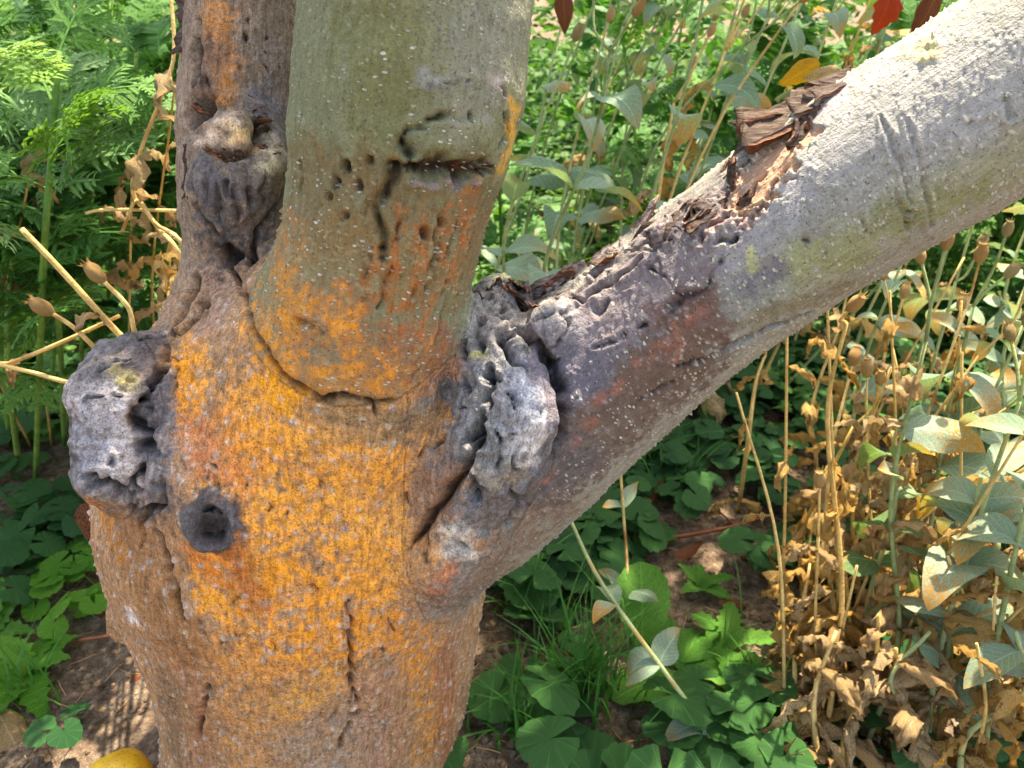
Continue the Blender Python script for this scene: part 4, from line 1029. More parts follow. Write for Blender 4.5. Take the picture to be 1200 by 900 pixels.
L_LETT = lib(leaf_shape, M_LETT, [dict(kind='spoon', bend=.7, fold=.2, wave=.35, n=16, seed=21, tooth=.05), dict(kind='spoon', bend=1.2, fold=.25, wave=.3, n=16, seed=22, tooth=.08)])
L_CAPS = lib(capsule_shape, M_CAPS, [dict(seed=1), dict(seed=2), dict(seed=3)]); L_CAPSG = lib(capsule_shape, M_CAPSG, [dict(seed=4), dict(seed=5)])
L_BROWN = lib(leaf_shape, M_BROWN, [dict(kind='ovate', bend=1.0, roll=1.1, crinkle=.3, seed=31), dict(kind='ovate', bend=-.8, roll=-1.2, crinkle=.4, twist=.8, seed=32)])
L_TAN = lib(leaf_shape, M_TAN, [dict(kind='ovate', bend=1.2, roll=1.4, crinkle=.25, seed=33, n=12), dict(kind='lance', bend=.8, roll=-1.3, crinkle=.35, seed=34, twist=.7)])
L_RED = lib(leaf_shape, M_RED, [dict(kind='ovate', bend=1.0, fold=.4, wave=.3, seed=35, tooth=.12)])
L_YEL = lib(leaf_shape, M_YEL, [dict(kind='ovate', bend=1.4, roll=1.2, crinkle=.3, seed=36)])

# ================================================================== BUILDERS
def frame_mat(d, up=(0, 0, 1), roll=0.0):
    x = Vector(d).normalized(); u = Vector(up)
    y = u.cross(x)
    if y.length < 1e-4: y = Vector((0, 1, 0)).cross(x)
    y.normalize(); z = x.cross(y)
    m = Matrix((x, y, z)).transposed()
    return m @ Matrix.Rotation(roll, 3, 'X')
def put(name, me, parent, pos, d, size, up=(0, 0, 1), roll=0.0, width=1.0):
    """a leaf mesh at world pos pointing along d"""
    o = bpy.data.objects.new(name, me); COL.objects.link(o); o.parent = parent
    base = Vector(parent.location) if parent is not None else Vector((0, 0, 0))
    o.matrix_basis = Matrix.Translation(Vector(pos) - base) @ frame_mat(d, up, roll).to_4x4() @ Matrix.Diagonal((size, size * width, size, 1))
    return o
def smooth_path(pts, n=6):
    p = [np.array(q, float) for q in pts]; p = [2 * p[0] - p[1]] + p + [2 * p[-1] - p[-2]]; out = []
    for i in range(1, len(p) - 2):
        for k in range(n):
            t = k / n; a, b, c, d = p[i - 1], p[i], p[i + 1], p[i + 2]
            out.append(.5 * ((2 * b) + (-a + c) * t + (2 * a - 5 * b + 4 * c - d) * t * t + (-a + 3 * b - 3 * c + d) * t ** 3))
    out.append(p[-2]); return np.array(out)
def tube_geo(path, r0, r1, seg=6):
    V, F = [], []; n = len(path)
    for i in range(n):
        t = path[min(i + 1, n - 1)] - path[max(i - 1, 0)]; t = t / max(np.linalg.norm(t), 1e-9)
        e1 = np.cross(t, [.3, .9, .2]); e1 /= np.linalg.norm(e1); e2 = np.cross(t, e1); r = r0 + (r1 - r0) * i / (n - 1)
        if isinstance(r0, tuple): r = r0[0]
        for k in range(seg):
            a = 2 * PI * k / seg; V.append(path[i] + r * (e1 * math.cos(a) + e2 * math.sin(a)))
    for i in range(n - 1):
        for k in range(seg): F.append((i * seg + k, i * seg + (k + 1) % seg, (i + 1) * seg + (k + 1) % seg, (i + 1) * seg + k))
    F.append(tuple(range(seg))[::-1]); F.append(tuple((n - 1) * seg + k for k in range(seg)))
    return V, F
def tubes(name, lst, parent, mat, base=None):
    """lst of (path, r0, r1): one stem with its branches"""
    V, F = [], []
    for path, r0, r1 in lst:
        v, f = tube_geo(path, r0, r1); o = len(V); V += v; F += [tuple(i + o for i in q) for q in f]
    off = np.array(parent.location) if parent is not None else (0 if base is None else np.array(base))
    me = mesh_from(name, np.array(V) - off, F, [(.3, .2)] * len(V)); me.materials.append(mat)
    return link(name, me, parent)
U = random.uniform
def rvec(s=1.0): return np.array([random.gauss(0, s), random.gauss(0, s), random.gauss(0, s)])

def campion(path_pts, label, group, nodes=None, first=.12, last=.92, leaf=(.05, .085), dead=.3, look='grey', stem='green', caps=1, branch=True, r=(.0026, .0014), skip=.1, name='campion_plant', az0=None, where='right of the trunk'):
    """upright stem with opposite pairs of leaves, withered towards the foot, forked top with seed capsules.
    dead: fraction of the stem (from the foot) whose leaves are withered"""
    path_pts = [np.array(q, float) for q in path_pts]
    for q in path_pts[1:-1]: q += rvec(.009)
    path = smooth_path(path_pts); L = np.linalg.norm(np.diff(path, axis=0), axis=1).sum(); cum = np.r_[0, np.cumsum(np.linalg.norm(np.diff(path, axis=0), axis=1))] / L
    at = lambda t: np.array([np.interp(t, cum, path[:, i]) for i in range(3)])
    root = thing(name, tuple(float(x) for x in path[0]), label, 'plant', group)
    tl = [(path, r[0], r[1])]
    nodes = nodes or max(3, int(L / .058)); az = U(0, PI) if az0 is None else az0
    if label is None:
        a1 = ('straw dry' if stem == 'dry' else ('grey green' if look == 'grey' else 'green')); a2 = ('hung with withered leaves' if dead > .95 else 'mostly withered' if dead > .55 else 'withered near its foot' if dead > .2 else 'with fresh leaves')
        a3 = ('no capsule', 'one capsule', 'two capsules', 'three capsules')[caps]; root['label'] = '%s felted plant %s, %s, %s' % (a1, a2, a3, where)
    live = L_FELT if look == 'grey' else L_FELTG; gone = L_WITH if random.random() < .6 else L_WITHO
    for k in range(nodes):
        t = first + (last - first) * k / max(1, nodes - 1); p = at(t); tan = at(min(1, t + .02)) - at(t - .02); tan /= np.linalg.norm(tan)
        az += PI / 2 + U(-.3, .3)
        for s in (0, PI):
            if random.random() < skip: continue
            h = np.array([math.cos(az + s), math.sin(az + s), 0]); d = h - tan * (h @ tan); d /= np.linalg.norm(d); wither = t < dead * U(.75, 1.3)
            sz = U(*leaf) * (1 - .45 * max(0, t - .4))
            if wither: put('leaf', random.choice(gone), root, p, d + tan * U(-.2, .5), sz * U(.75, 1.1), roll=U(-.4, .4), width=U(.5, .8))
            else: put('leaf', random.choice(live), root, p, d + tan * U(.4, 1.0), sz, roll=U(-.3, .3))
    tips = []
    if caps:
        p = path[-1]; tan = path[-1] - path[-3]; tan /= np.linalg.norm(tan)
        for k in range(caps):
            d = tan + (rvec(.38) if caps > 1 else rvec(.1)); d /= np.linalg.norm(d); LL = U(.03, .07) if branch else .004
            q = smooth_path([p, p + d * LL * .5 + rvec(.003), p + d * LL + np.array([0, 0, .006])], 4); tl.append((q, r[1], r[1] * .85)); dd = q[-1] - q[-2]
            tips.append((q[-1], dd))
    if stem == 'dry': tubes('stem', tl, root, M_STEMD)
    else: tubes('stem', tl, root, M_STEMG)
    for q, dd in tips:
        c = bpy.data.objects.new('seed_capsule', random.choice(L_CAPS if stem == 'dry' or random.random() < .6 else L_CAPSG)); COL.objects.link(c); c.parent = root
        c.matrix_basis = Matrix.Translation(Vector(q - dd * .3) - Vector(root.location)) @ Vector(dd).to_track_quat('Z', 'Y').to_matrix().to_4x4() @ Matrix.Scale(U(.015, .019), 4)
    return root

def round_plant(base, label, group, leaves, lib_, size=(.016, .028), name='round_leaved_plant', az=None, tilt=.2):
    root = thing(name, tuple(float(x) for x in base), label, 'plant', group)
    a = U(0, 6) if az is None else az
    for k in range(leaves):
        put('leaf', random.choice(lib_), root, np.array(base), (math.cos(a), math.sin(a), U(-tilt, tilt)), U(*size), roll=U(-.3, .3)); a += 2.4 + U(-.4, .4)
    return root

def fern_plant(path_pts, label, group, leaves=9, lib_=None, size=(.10, .16), first=.25, stemmat=None, r=(.0035, .002), name='feathery_plant', lift=(.2, .9)):
    path = smooth_path(path_pts); n = len(path)
    root = thing(name, tuple(float(x) for x in path[0]), label, 'plant', group)
    tubes('stem', [(path, *r)], root, stemmat or M_STEMF); a = U(0, 6)
    for k in range(leaves):
        t = first + (1 - first) * k / max(1, leaves - 1); i = min(n - 1, int(t * (n - 1))); a += 2.4 + U(-.3, .3); el = U(*lift)
        put('leaf', random.choice(lib_ or L_FERN), root, path[i], (math.cos(a) * math.cos(el), math.sin(a) * math.cos(el), math.sin(el)), U(*size) * (1.05 - .35 * t), roll=U(-.4, .4))
    return root

def fallen(me, px, py, size, az, label, cat='leaf', group=None, name='fallen_leaf', z=.004, tilt=.1, roll=0.0, d=None):
    p = ground_at(px, py, z) if d is None else P(px, py, d)
    o = bpy.data.objects.new(name, me); COL.objects.link(o)
    o.matrix_basis = Matrix.Translation(Vector(p)) @ frame_mat((math.cos(az), math.sin(az), tilt), roll=roll).to_4x4() @ Matrix.Scale(size, 4)
    return tag(o, label, cat, group)

def finish_crown():
    V, F, tw = CROWN; V = np.array(V); me = mesh_from('shade_crown', V - TLOC, F, [(.3, .5)] * len(V)); me.materials.append(M_LETT); o = link('shade_crown', me, TREE); o['kind'] = 'stuff'
    lst = []
    for nm in ('middle_stem', 'left_stem', 'limb'): pass
    tops = [o2 for o2 in TREE.children if o2.name.startswith('upper_branch')]
    ends = [np.array(o2.data.vertices[len(o2.data.vertices) - 1].co) + TLOC for o2 in tops]
    for c in tw:
        e = min(ends, key=lambda q: np.linalg.norm(q - c)); lst.append((smooth_path([e, e * .5 + c * .5 + np.array([0, 0, .12]), c], 8), .010, .002))
    V, F = [], []
    for p, a, b in lst:
        v, f = tube_geo(p, a, b); k = len(V); V += v; F += [tuple(i + k for i in q) for q in f]
    me = mesh_from('twigs', np.array(V) - TLOC, F, [(0, 0)] * len(V)); me.materials.append(M_BROWN); o = link('twigs', me, TREE); o['kind'] = 'stuff'  # thin branches run out to the unseen shade leaves
finish_crown()
# ================================================================== GROUND
def soil_material():
    t = NT('soil'); o = t.n('TexCoord').outputs['Object']
    n1 = t.noise(o, 9, 4, .6); n2 = t.noise(o, 90, 4, .7); n3 = t.noise(o, 500, 3, .7)
    c = t.ramp(n2, [(.28, lin(66, 53, 43)), (.5, lin(116, 98, 82)), (.72, lin(162, 144, 124))])
    c = t.mix(.7, c, t.ramp(n1, [(.3, .65), (.6, 1.15)]), 'MULTIPLY'); c = t.mix(.8, c, t.ramp(n3, [(.3, .6), (.7, 1.3)]), 'MULTIPLY')
    t.l(c, t.b.inputs['Base Color']); t.b.inputs['Roughness'].default_value = .95; t.b.inputs['Specular IOR Level'].default_value = .1
    t.l(t.bump(t.math('ADD', n2, t.math('MULTIPLY', n3, .4)), .9, .006), t.b.inputs['Normal']); return t.m
SOIL = soil_material()
def gz(x, y):
    p = np.stack([np.ravel(x), np.ravel(y), np.zeros(np.size(x))], 1)
    near = np.exp(-((p[:, 0] / .9) ** 2 + ((p[:, 1] - .7) / .9) ** 2))
    tb = np.hypot(p[:, 0] - TLOC[0], p[:, 1] - TLOC[1])
    return fbm(p * 3, 41, 2) * .012 + fbm(p * 26, 42, 3) * .010 * near + .018 * np.exp(-(tb / .16) ** 2) - .002
xs = np.concatenate([-np.geomspace(60, .75, 26), np.linspace(-.72, .80, 230), np.geomspace(.83, 60, 26)])
ys = np.concatenate([-np.geomspace(60, .3, 14) + .1, np.linspace(-.15, 1.5, 210), np.geomspace(1.55, 120, 34)])
X, Y = np.meshgrid(xs, ys, indexing='ij'); Z = gz(X, Y).reshape(X.shape)
I = np.arange(X.size).reshape(X.shape); F = np.stack([I[:-1, :-1], I[1:, :-1], I[1:, 1:], I[:-1, 1:]], -1).reshape(-1, 4)
gr = link('ground', mesh_from('ground', np.stack([X, Y, Z], -1).reshape(-1, 3), F), None, SOIL); gr['kind'] = 'structure'
def gpt(px, py):
    p = ground_at(px, py); p[2] = float(gz(p[0], p[1])[0]); return p
def gxy(x, y): return np.array([x, y, float(gz(x, y)[0])])

# clods and grit on the bare soil
def scatter_mesh(name, pts, sizes, mat, kind='clod', seed=0):
    rg = np.random.default_rng(seed)
    base = np.array([(1,0,0),(-1,0,0),(0,1,0),(0,-1,0),(0,0,1),(0,0,-1),(.6,.6,.6),(-.6,.6,.6),(.6,-.6,.6),(-.6,-.6,.6),(.6,.6,-.5),(-.6,.6,-.5),(.6,-.6,-.5),(-.6,-.6,-.5)])
    fc = [(0,6,8),(0,10,6),(0,8,12),(0,12,10),(1,9,7),(1,7,11),(1,13,9),(1,11,13),(2,7,6),(2,6,10),(2,11,7),(2,10,11),(3,8,9),(3,12,8),(3,9,13),(3,13,12),(4,6,7),(4,8,6),(4,7,9),(4,9,8),(5,11,10),(5,10,12),(5,13,11),(5,12,13)]
    V = []; F = []
    for i, (p, s) in enumerate(zip(pts, sizes)):
        b = base * rg.uniform(.6, 1.15, (14, 1)) * (s * rg.uniform(.6, 1.2, 3)); a = rg.uniform(0, 6); c, sn = math.cos(a), math.sin(a)
        b = np.stack([b[:, 0] * c - b[:, 1] * sn, b[:, 0] * sn + b[:, 1] * c, b[:, 2] * .75], 1) + p; V.append(b); F.append(np.array(fc) + 14 * i)
    me = mesh_from(name, np.concatenate(V), np.concatenate(F), smooth=False); return tag(link(name, me, None, mat), kind='stuff')
rg = np.random.default_rng(5)
def soil_pts(n):
    x = np.concatenate([rg.uniform(-.50, .02, int(n * .6)), rg.uniform(-.05, .45, n - int(n * .6))]); y = rg.uniform(.20, .95, n)
    return np.stack([x, y, gz(x, y)], 1)
cl = soil_pts(5200); o = scatter_mesh('soil_clods', cl, np.minimum(rg.exponential(.0016, 5200) + .0010, .009), SOIL); o['label'] = 'grey brown crumbs and clods on the bare soil'; o['category'] = 'soil crumbs'
# straw and dry bits
V, F = [], []
sp = soil_pts(900)
for p in sp:
    a = rg.uniform(0, 6); L = rg.uniform(.006, .028); d = np.array([math.cos(a), math.sin(a), rg.uniform(-.1, .25)]) * L; m = p + np.array([0, 0, .003]); v, f = tube_geo(np.array([m - d * .5, m + rg.normal(size=3) * .001, m + d * .5]), .0005, .0003, 4); k = len(V); V += v; F += [tuple(i + k for i in q) for q in f]
me = mesh_from('straw_bits', np.array(V), F, [(0, 0)] * len(V)); me.materials.append(M_TAN); o = tag(link('straw_bits', me), 'pale broken straw and thin dry bits scattered on the soil', 'straw', kind='stuff')

# ================================================================== YELLOW FRUIT
def fruit():
    base = gpt(152, 950); c = base + np.array([0, 0, .024]); R = .026
    root = thing('yellow_fruit', tuple(base), 'yellow windfall fruit with dark dried eye on the soil by the trunk', 'fruit')
    V, F = [], []; nu, nv = 36, 20
    ax = Vector((.10, -.62, .75)).normalized(); q = ax.to_track_quat('Z', 'Y').to_matrix()
    for i in range(nv + 1):
        ph = PI * i / nv
        for k in range(nu):
            th = 2 * PI * k / nu; r = R * (1 + .035 * math.cos(5 * th) * math.sin(ph)) * math.sin(ph) ** .9; z = R * .88 * math.cos(ph) - .010 * math.exp(-(ph / .34) ** 2) + .008 * math.exp(-((PI - ph) / .3) ** 2)
            V.append(np.array(q @ Vector((r * math.cos(th), r * math.sin(th), z))) + c - base)
    for i in range(nv):
        for k in range(nu): F.append((i * nu + k, (i + 1) * nu + k, (i + 1) * nu + (k + 1) % nu, i * nu + (k + 1) % nu))
    t = NT('fruit_skin'); ob = t.n('TexCoord').outputs['Object']; n = t.noise(ob, 45, 3); n2 = t.noise(ob, 500, 2)
    cc = t.mix(t.ramp(n2, [(.58, 0.0), (.68, .8)]), t.ramp(n, [(.28, lin(150, 104, 34)), (.36, lin(214, 158, 26)), (.6, lin(240, 192, 50))]), lin(150, 110, 40)); t.l(cc, t.b.inputs['Base Color']); t.b.inputs['Roughness'].default_value = .5; t.b.inputs['Subsurface Weight'].default_value = .1; t.b.inputs['Subsurface Radius'].default_value = (.004, .003, .001)
    link('flesh', mesh_from('flesh', np.array(V), np.array(F)), root, t.m)
    t = NT('fruit_eye'); t.b.inputs['Base Color'].default_value = (*lin(78, 66, 34), 1); t.b.inputs['Roughness'].default_value = .9
    V, F = [], []
    for k in range(7):
        a = 2 * PI * k / 7; e = Vector((math.cos(a), math.sin(a), 0)); s = Vector((-math.sin(a), math.cos(a), 0)); z0 = R * .88 - .0105
        for v in (e * .0008 + s * .0016, e * .0008 - s * .0016, e * .0052 + Vector((0, 0, .004 + .002 * random.random()))): V.append(np.array(q @ (v + Vector((0, 0, z0)))) + c - base)
        F.append((3 * k, 3 * k + 1, 3 * k + 2))
    link('calyx', mesh_from('calyx', np.array(V), F, smooth=False), root, t.m)
fruit()

# ================================================================== LITTER
fallen(L_TAN[0], -5, 832, .075, -.75, 'large curled pale tan leaf lying on the soil left of the fruit', z=.012)
fallen(L_BROWN[0], 100, 590, .058, -1.4, 'red brown curled leaf standing between round leaves and the trunk', d=.70, tilt=-1.6)
fallen(L_BROWN[1], 112, 715, .034, -.2, 'dark red brown leaf lying flat against the trunk foot', z=.012)
fallen(L_BROWN[0], 152, 795, .020, .3, 'small brown leaf scrap on bare soil beside the trunk', z=.006)
fallen(L_TAN[1], 115, 832, .030, .2, 'narrow pale dry leaf on the bare soil above the fruit', z=.006)
fallen(L_BROWN[1], 60, 690, .03, 1.0, 'brown leaf under the bright green round leaves', z=.008)
for k, (x, y, s, a) in enumerate(((640,690,.035,.4),(612,660,.04,1.2),(560,700,.03,2.0),(655,775,.03,.3),(560,680,.035,4),(700,600,.04,2),(845,705,.036,.2),(650,840,.03,1),(575,640,.04,3.),(830,810,.04,5.2),(860,780,.03,1.3),(740,745,.03,.6),(545,680,.03,1.5),(900,660,.04,2.2),(790,650,.035,.1),(760,590,.04,1))):
    fallen(random.choice(L_BROWN), x, y, s, a, 'brown fallen leaf lying among the round green leaves', group='brown leaves fallen under the limb', z=.010, roll=U(-.5, .5))
fallen(L_YEL[0], 812, 818, .040, .5, 'orange brown dry leaf lying among sunlit green leaves', z=.03)
# twigs
for k, (pts, r) in enumerate((([(770,640),(850,628),(905,610)], .0026), ([(60,760),(130,752),(180,742)], .0020), ([(780,560),(830,600),(880,640)], .0016), ([(0,640),(60,655),(110,660)], .0018))):
    q = smooth_path([gpt(*p) + np.array([0, 0, .01]) for p in pts], 6); root = tubes('twig', [(q, r, r * .6)], None, M_BROWN)
    tag(root, ['thick brown twig on dark soil below the limb', 'thin twig on bare soil beside the trunk', 'thin dark twig crossing the dark soil', 'brown twig under the round leaves'][k], 'twig')
# ================================================================== PLANTS
G_R = 'grey felted plants with withered leaves in the sun'
G_B = 'grey green felted plants behind the limb'
# --- right foreground: mixed grey-green and withered felted plants. base pixel on the ground, then pixels with depth
def pth(base, *pts): return [gpt(*base)] + [P(*q) for q in pts]
def rc(base, *pts, **kw):
    kw.setdefault('label', None); kw.setdefault('group', G_R); kw.setdefault('leaf', (.05, .078))
    kw['nodes'] = kw.get('nodes') or 8
    return campion(pth(base, *pts), **kw)
rc((962,905), (985,700,.63), (990,520,.60), (992,378,.58), dead=1.1, stem='dry', caps=1, branch=False, label='straw coloured dead plant topped by one dry bud beneath the limb', group=None)
rc((1010,890), (1040,720,.62), (1060,560,.60), (1085,400,.585), dead=.75, caps=2)
rc((1040,870), (1040,720,.66), (1044,600,.64), (1046,505,.62), dead=.55, caps=0, look='green', label='felted plant ending in a yellow and purple mottled leaf pair', group=None)
rc((1085,905), (1120,740,.60), (1160,600,.57), (1195,470,.55), dead=.4, caps=2)
rc((1095,880), (1098,800,.62), (1120,690,.60), (1150,560,.58), dead=.25, caps=0, leaf=(.06,.08))
rc((1150,930), (1165,800,.58), (1200,640,.55), (1240,480,.53), dead=.6, caps=2)
rc((1000,830), (970,700,.70), (965,600,.69), (975,520,.68), dead=1.2, stem='dry', caps=1)
rc((945,800), (945,700,.74), (945,620,.73), (1000,500,.70), dead=1.2, stem='dry', caps=1)
rc((1060,800), (1075,660,.72), (1100,520,.70), (1140,360,.68), dead=.6, caps=2)
rc((1125,800), (1140,660,.72), (1165,520,.70), (1200,380,.68), dead=.5, caps=2)
rc((1180,820), (1200,680,.70), (1220,540,.68), (1250,400,.66), dead=.5, caps=1)
rc((1040,930), (1050,860,.60), (1075,800,.585), (1090,740,.575), dead=.9, caps=0)
rc((1130,960), (1140,880,.57), (1170,800,.555), (1190,740,.545), dead=.8, caps=0)
rc((985,960), (1000,880,.60), (1015,800,.59), (1030,720,.58), dead=1.2, caps=0, stem='dry')
rc((1190,900), (1200,820,.60), (1215,700,.58), (1230,600,.57), dead=.9, caps=1)
rc((1020,760), (1000,640,.76), (1010,520,.75), (1040,400,.73), dead=1.0, caps=1, stem='dry')
rc((1090,740), (1080,620,.80), (1090,500,.78), (1120,330,.75), dead=.7, caps=2)
rc((1010,700), (1020,560,.84), (1035,430,.82), (1060,300,.80), dead=.6, caps=1)
rc((940,700), (950,560,.86), (960,480,.85), (985,380,.83), dead=1.2, caps=1, stem='dry')
rc((1160,720), (1170,560,.84), (1190,420,.82), (1220,290,.80), dead=.4, caps=1)
rc((865,600), (872,520,.80), (885,460,.79), (895,420,.785), nodes=3, dead=1.2, caps=1, branch=False, stem='dry', label='thin dead stem with twin dry capsule beneath the limb', group=None, leaf=(.035,.05))
for bx, by, t1, t2, dd, dv in ((935,860,(940,740),(950,660),.66,1.3),(965,930,(960,820),(980,740),.61,1.3),(1075,930,(1070,840),(1050,760),.59,1.3),(1000,780,(1010,650),(980,560),.72,1.3),
        (1060,760,(1050,640),(1075,540),.72,1.3),(1195,880,(1190,790),(1180,720),.60,1.3),(1120,720,(1130,620),(1110,520),.76,1.3),(1180,760,(1170,660),(1190,580),.72,1.3)):
    rc((bx, by), (*t1, dd), (*t2, dd - .01), dead=dv, stem='dry', caps=0, label='short straw coloured stem smothered in curled tan withered leaves', group='dead stems under the tall felted plants', leaf=(.055,.085), nodes=6, skip=.05)
for k in range(34):                      # thin straw stems leaning every way through the withered plants
    bx, by = U(900, 1230), U(640, 930); g0 = gpt(bx, by); h = U(.16, .36); l = np.array([U(-.10, .14), U(-.05, .08), 0])
    campion([g0, g0 + l * .4 + [0, 0, h * .5], g0 + l + [0, 0, h]], 'thin straw coloured stem tangled among the withered plants', 'thin straw stems among the withered plants', nodes=4, skip=.35, dead=2, caps=random.choice((0, 0, 1)), stem='dry', leaf=(.03, .06), r=(.0016, .0010))
# leaning stems of the bottom centre
campion([gpt(870,930), P(800,820,.64), P(715,705,.64), P(662,595,.645)], 'long leaning grey stem with a yellowed leaf pair below the limb', None, nodes=3, first=.22, last=.66, dead=0, look='grey', caps=0, leaf=(.042,.055), skip=0, az0=.2)
campion([gpt(725,760), P(724,690,.74), P(724,610,.72), P(726,540,.70)], 'thin upright tan stem with one small leaf pair beneath the limb', None, nodes=2, first=.3, last=.72, dead=0, caps=0, leaf=(.03,.04), stem='dry', r=(.0018,.0012), skip=0)
# --- behind the crotch and the limb: upper right background
def bk(base, *pts, **kw):
    kw.setdefault('label', None); kw.setdefault('where', 'behind the thick limb'); kw.setdefault('group', G_B); kw.setdefault('leaf', (.06, .10)); kw.setdefault('dead', .25); kw.setdefault('caps', 2); kw.setdefault('skip', .4)
    return campion(pth(base, *pts), **kw)
bk((615,560), (640,400,.80), (655,300,.76), (690,180,.72), (715,60,.70), leaf=(.07,.11), nodes=6, label='felted plant with broad folded grey leaves in the crotch gap', group=None)
bk((600,520), (610,400,.84), (600,300,.80), (640,130,.76), dead=.2, caps=1, leaf=(.06,.10))
bk((680,560), (720,420,.86), (750,260,.82), (800,90,.78), (830,-40,.76), nodes=6)
bk((720,540), (760,400,.95), (790,250,.92), (850,60,.88), dead=1.1, stem='dry', caps=3, label='straw yellow dead plant with several dry capsules behind the limb', group=None)
bk((760,520), (790,400,1.0), (830,220,.96), (900,20,.90))
bk((800,500), (850,330,1.0), (880,180,.96), (940,0,.92), caps=3)
bk((830,480), (880,330,1.05), (930,150,1.0), (990,-30,.95), dead=.5, caps=3)
bk((880,470), (930,330,1.1), (970,150,1.05), (1030,-30,1.0), dead=1.1, stem='dry', caps=2, label='straw coloured dead stem standing behind the torn bark', group='dead stems behind the limb')
bk((640,470), (670,330,1.1), (690,200,1.05), (730,30,1.0), caps=2)
bk((700,450), (720,300,1.15), (750,150,1.1), (800,-20,1.05), caps=2)
bk((760,450), (790,300,1.2), (820,150,1.15), (870,-20,1.1))
bk((840,440), (870,300,1.25), (900,120,1.2), (960,-40,1.15))
bk((920,440), (960,280,1.2), (1000,120,1.15), (1060,-40,1.1), dead=.8)
bk((980,440), (1020,300,1.2), (1060,140,1.15), (1120,-20,1.1), dead=.6)
bk((1050,560), (1090,400,1.0), (1130,280,.97), (1180,160,.95), dead=.5)
bk((1110,560), (1150,420,1.0), (1190,300,.97), (1250,160,.95), dead=.4)
bk((1170,600), (1190,450,.95), (1220,330,.92), (1260,220,.9), dead=.4)
bk((980,520), (1010,400,1.0), (1040,300,.97), (1080,190,.95), dead=.6)
bk((660,500), (650,380,.92), (660,250,.9), (690,100,.86), dead=.3, caps=1)
bk((780,470), (770,330,.9), (770,220,.87), (790,120,.84), dead=.9, stem='dry', caps=2, label='straw coloured dead stem standing behind the torn bark', group='dead stems behind the limb')
bk((590,480), (590,330,1.0), (615,200,.95), (650,60,.92), caps=1)
for k in range(26):
    x = U(.05, 1.5); y = U(1.15, 2.3); b = gxy(x, y); h = U(.42, .72); l = np.array([U(.02, .25), U(-.1, .1), 0])
    campion([b, b + l * .3 + [0, 0, h * .4], b + l * .6 + [0, 0, h * .75], b + l + [0, 0, h]], 'far felted plant crowded in the green thicket behind the tree', 'felted plants crowding the far thicket', leaf=(.05, .085), skip=.45, dead=U(.1, .9), caps=random.choice((1, 2, 3)), stem=random.choice(('green', 'green', 'dry')), look=random.choice(('grey', 'green')))
for k in range(26):
    x = U(.0, 1.0); y = U(.85, 1.5); b = gxy(x, y); h = U(.45, .68); l = np.array([U(.12, .34), U(-.08, .08), 0])
    campion([b, b + l * .3 + [0, 0, h * .4], b + l * .62 + [0, 0, h * .75], b + l + [0, 0, h]], 'slender nearly leafless stem leaning among the felted plants behind the limb', 'slender leaning stems behind the limb', leaf=(.04, .07), nodes=4, skip=.5, dead=U(.1, .5), caps=random.choice((1, 2, 2)), stem=random.choice(('green', 'green', 'green', 'dry')), r=(.0022, .0013))
# --- feathery green plants of the upper left and behind
def fp(base, *pts, **kw):
    kw.setdefault('label', 'feathery green plant with finely cut leaves left of the tree'); kw.setdefault('group', 'feathery plants left of the tree'); kw.setdefault('size', (.12, .18))
    return fern_plant(pth(base, *pts), **kw)
fp((40,560), (50,330,.66), (60,180,.62), (70,60,.60), leaves=13, lib_=L_FERN + L_FERNG, size=(.13,.18))
fp((10,520), (0,330,.80), (-10,180,.76), (10,40,.72), leaves=12, lib_=L_FERNG, size=(.13,.18))
fp((90,500), (100,330,.85), (110,200,.80), (120,110,.76), leaves=11, lib_=L_FERNG + L_FERN)
fp((150,480), (150,330,.90), (150,200,.86), (160,60,.82), leaves=11, lib_=L_FERN)
fp((60,470), (70,300,.95), (80,150,.90), (90,10,.86), leaves=12)
fp((190,470), (195,330,.95), (190,200,.90), (195,80,.86), leaves=11, lib_=L_FERND)
fp((20,450), (20,300,1.0), (30,150,.96), (40,-20,.92), leaves=12)
fp((120,440), (130,300,1.0), (130,150,.96), (130,0,.92), leaves=12, lib_=L_FERND)
fp((75,520), (70,400,.78), (60,300,.74), (60,230,.72), leaves=9, lib_=L_FERND, size=(.12,.17), label='broad lobed dark green plant with pale midribs under the feathery leaves', group=None)
fp((20,540), (10,440,.75), (10,350,.72), (20,290,.70), leaves=9, lib_=L_FERND + L_FERN, size=(.09,.13))
fp((-40,520), (-50,350,.75), (-40,200,.72), (-30,80,.70), leaves=11)
for k in range(20):
    x = U(-1.5, .1); y = U(1.05, 2.3); b = gxy(x, y); h = U(.45, .75); l = np.array([U(-.1, .1), U(-.1, .1), 0])
    fern_plant([b, b + l * .4 + [0, 0, h * .5], b + l + [0, 0, h]], 'dense feathery plant in the dark green bank behind the tree', 'feathery plants of the far bank', leaves=13, lib_=random.choice((L_FERN, L_FERND, L_FERN)), size=(.13, .20), first=.12)
for k in range(34):
    x = U(-.05, 1.5); y = U(.95, 2.1); b = gxy(x, y); h = U(.30, .55); l = np.array([U(-.1, .1), U(-.1, .1), 0])
    fern_plant([b, b + l * .4 + [0, 0, h * .5], b + l + [0, 0, h]], 'feathery plant growing between the felted stems behind the limb', 'feathery plants behind the limb', leaves=12, lib_=random.choice((L_FERN, L_FERND)), size=(.12, .18), first=.1)
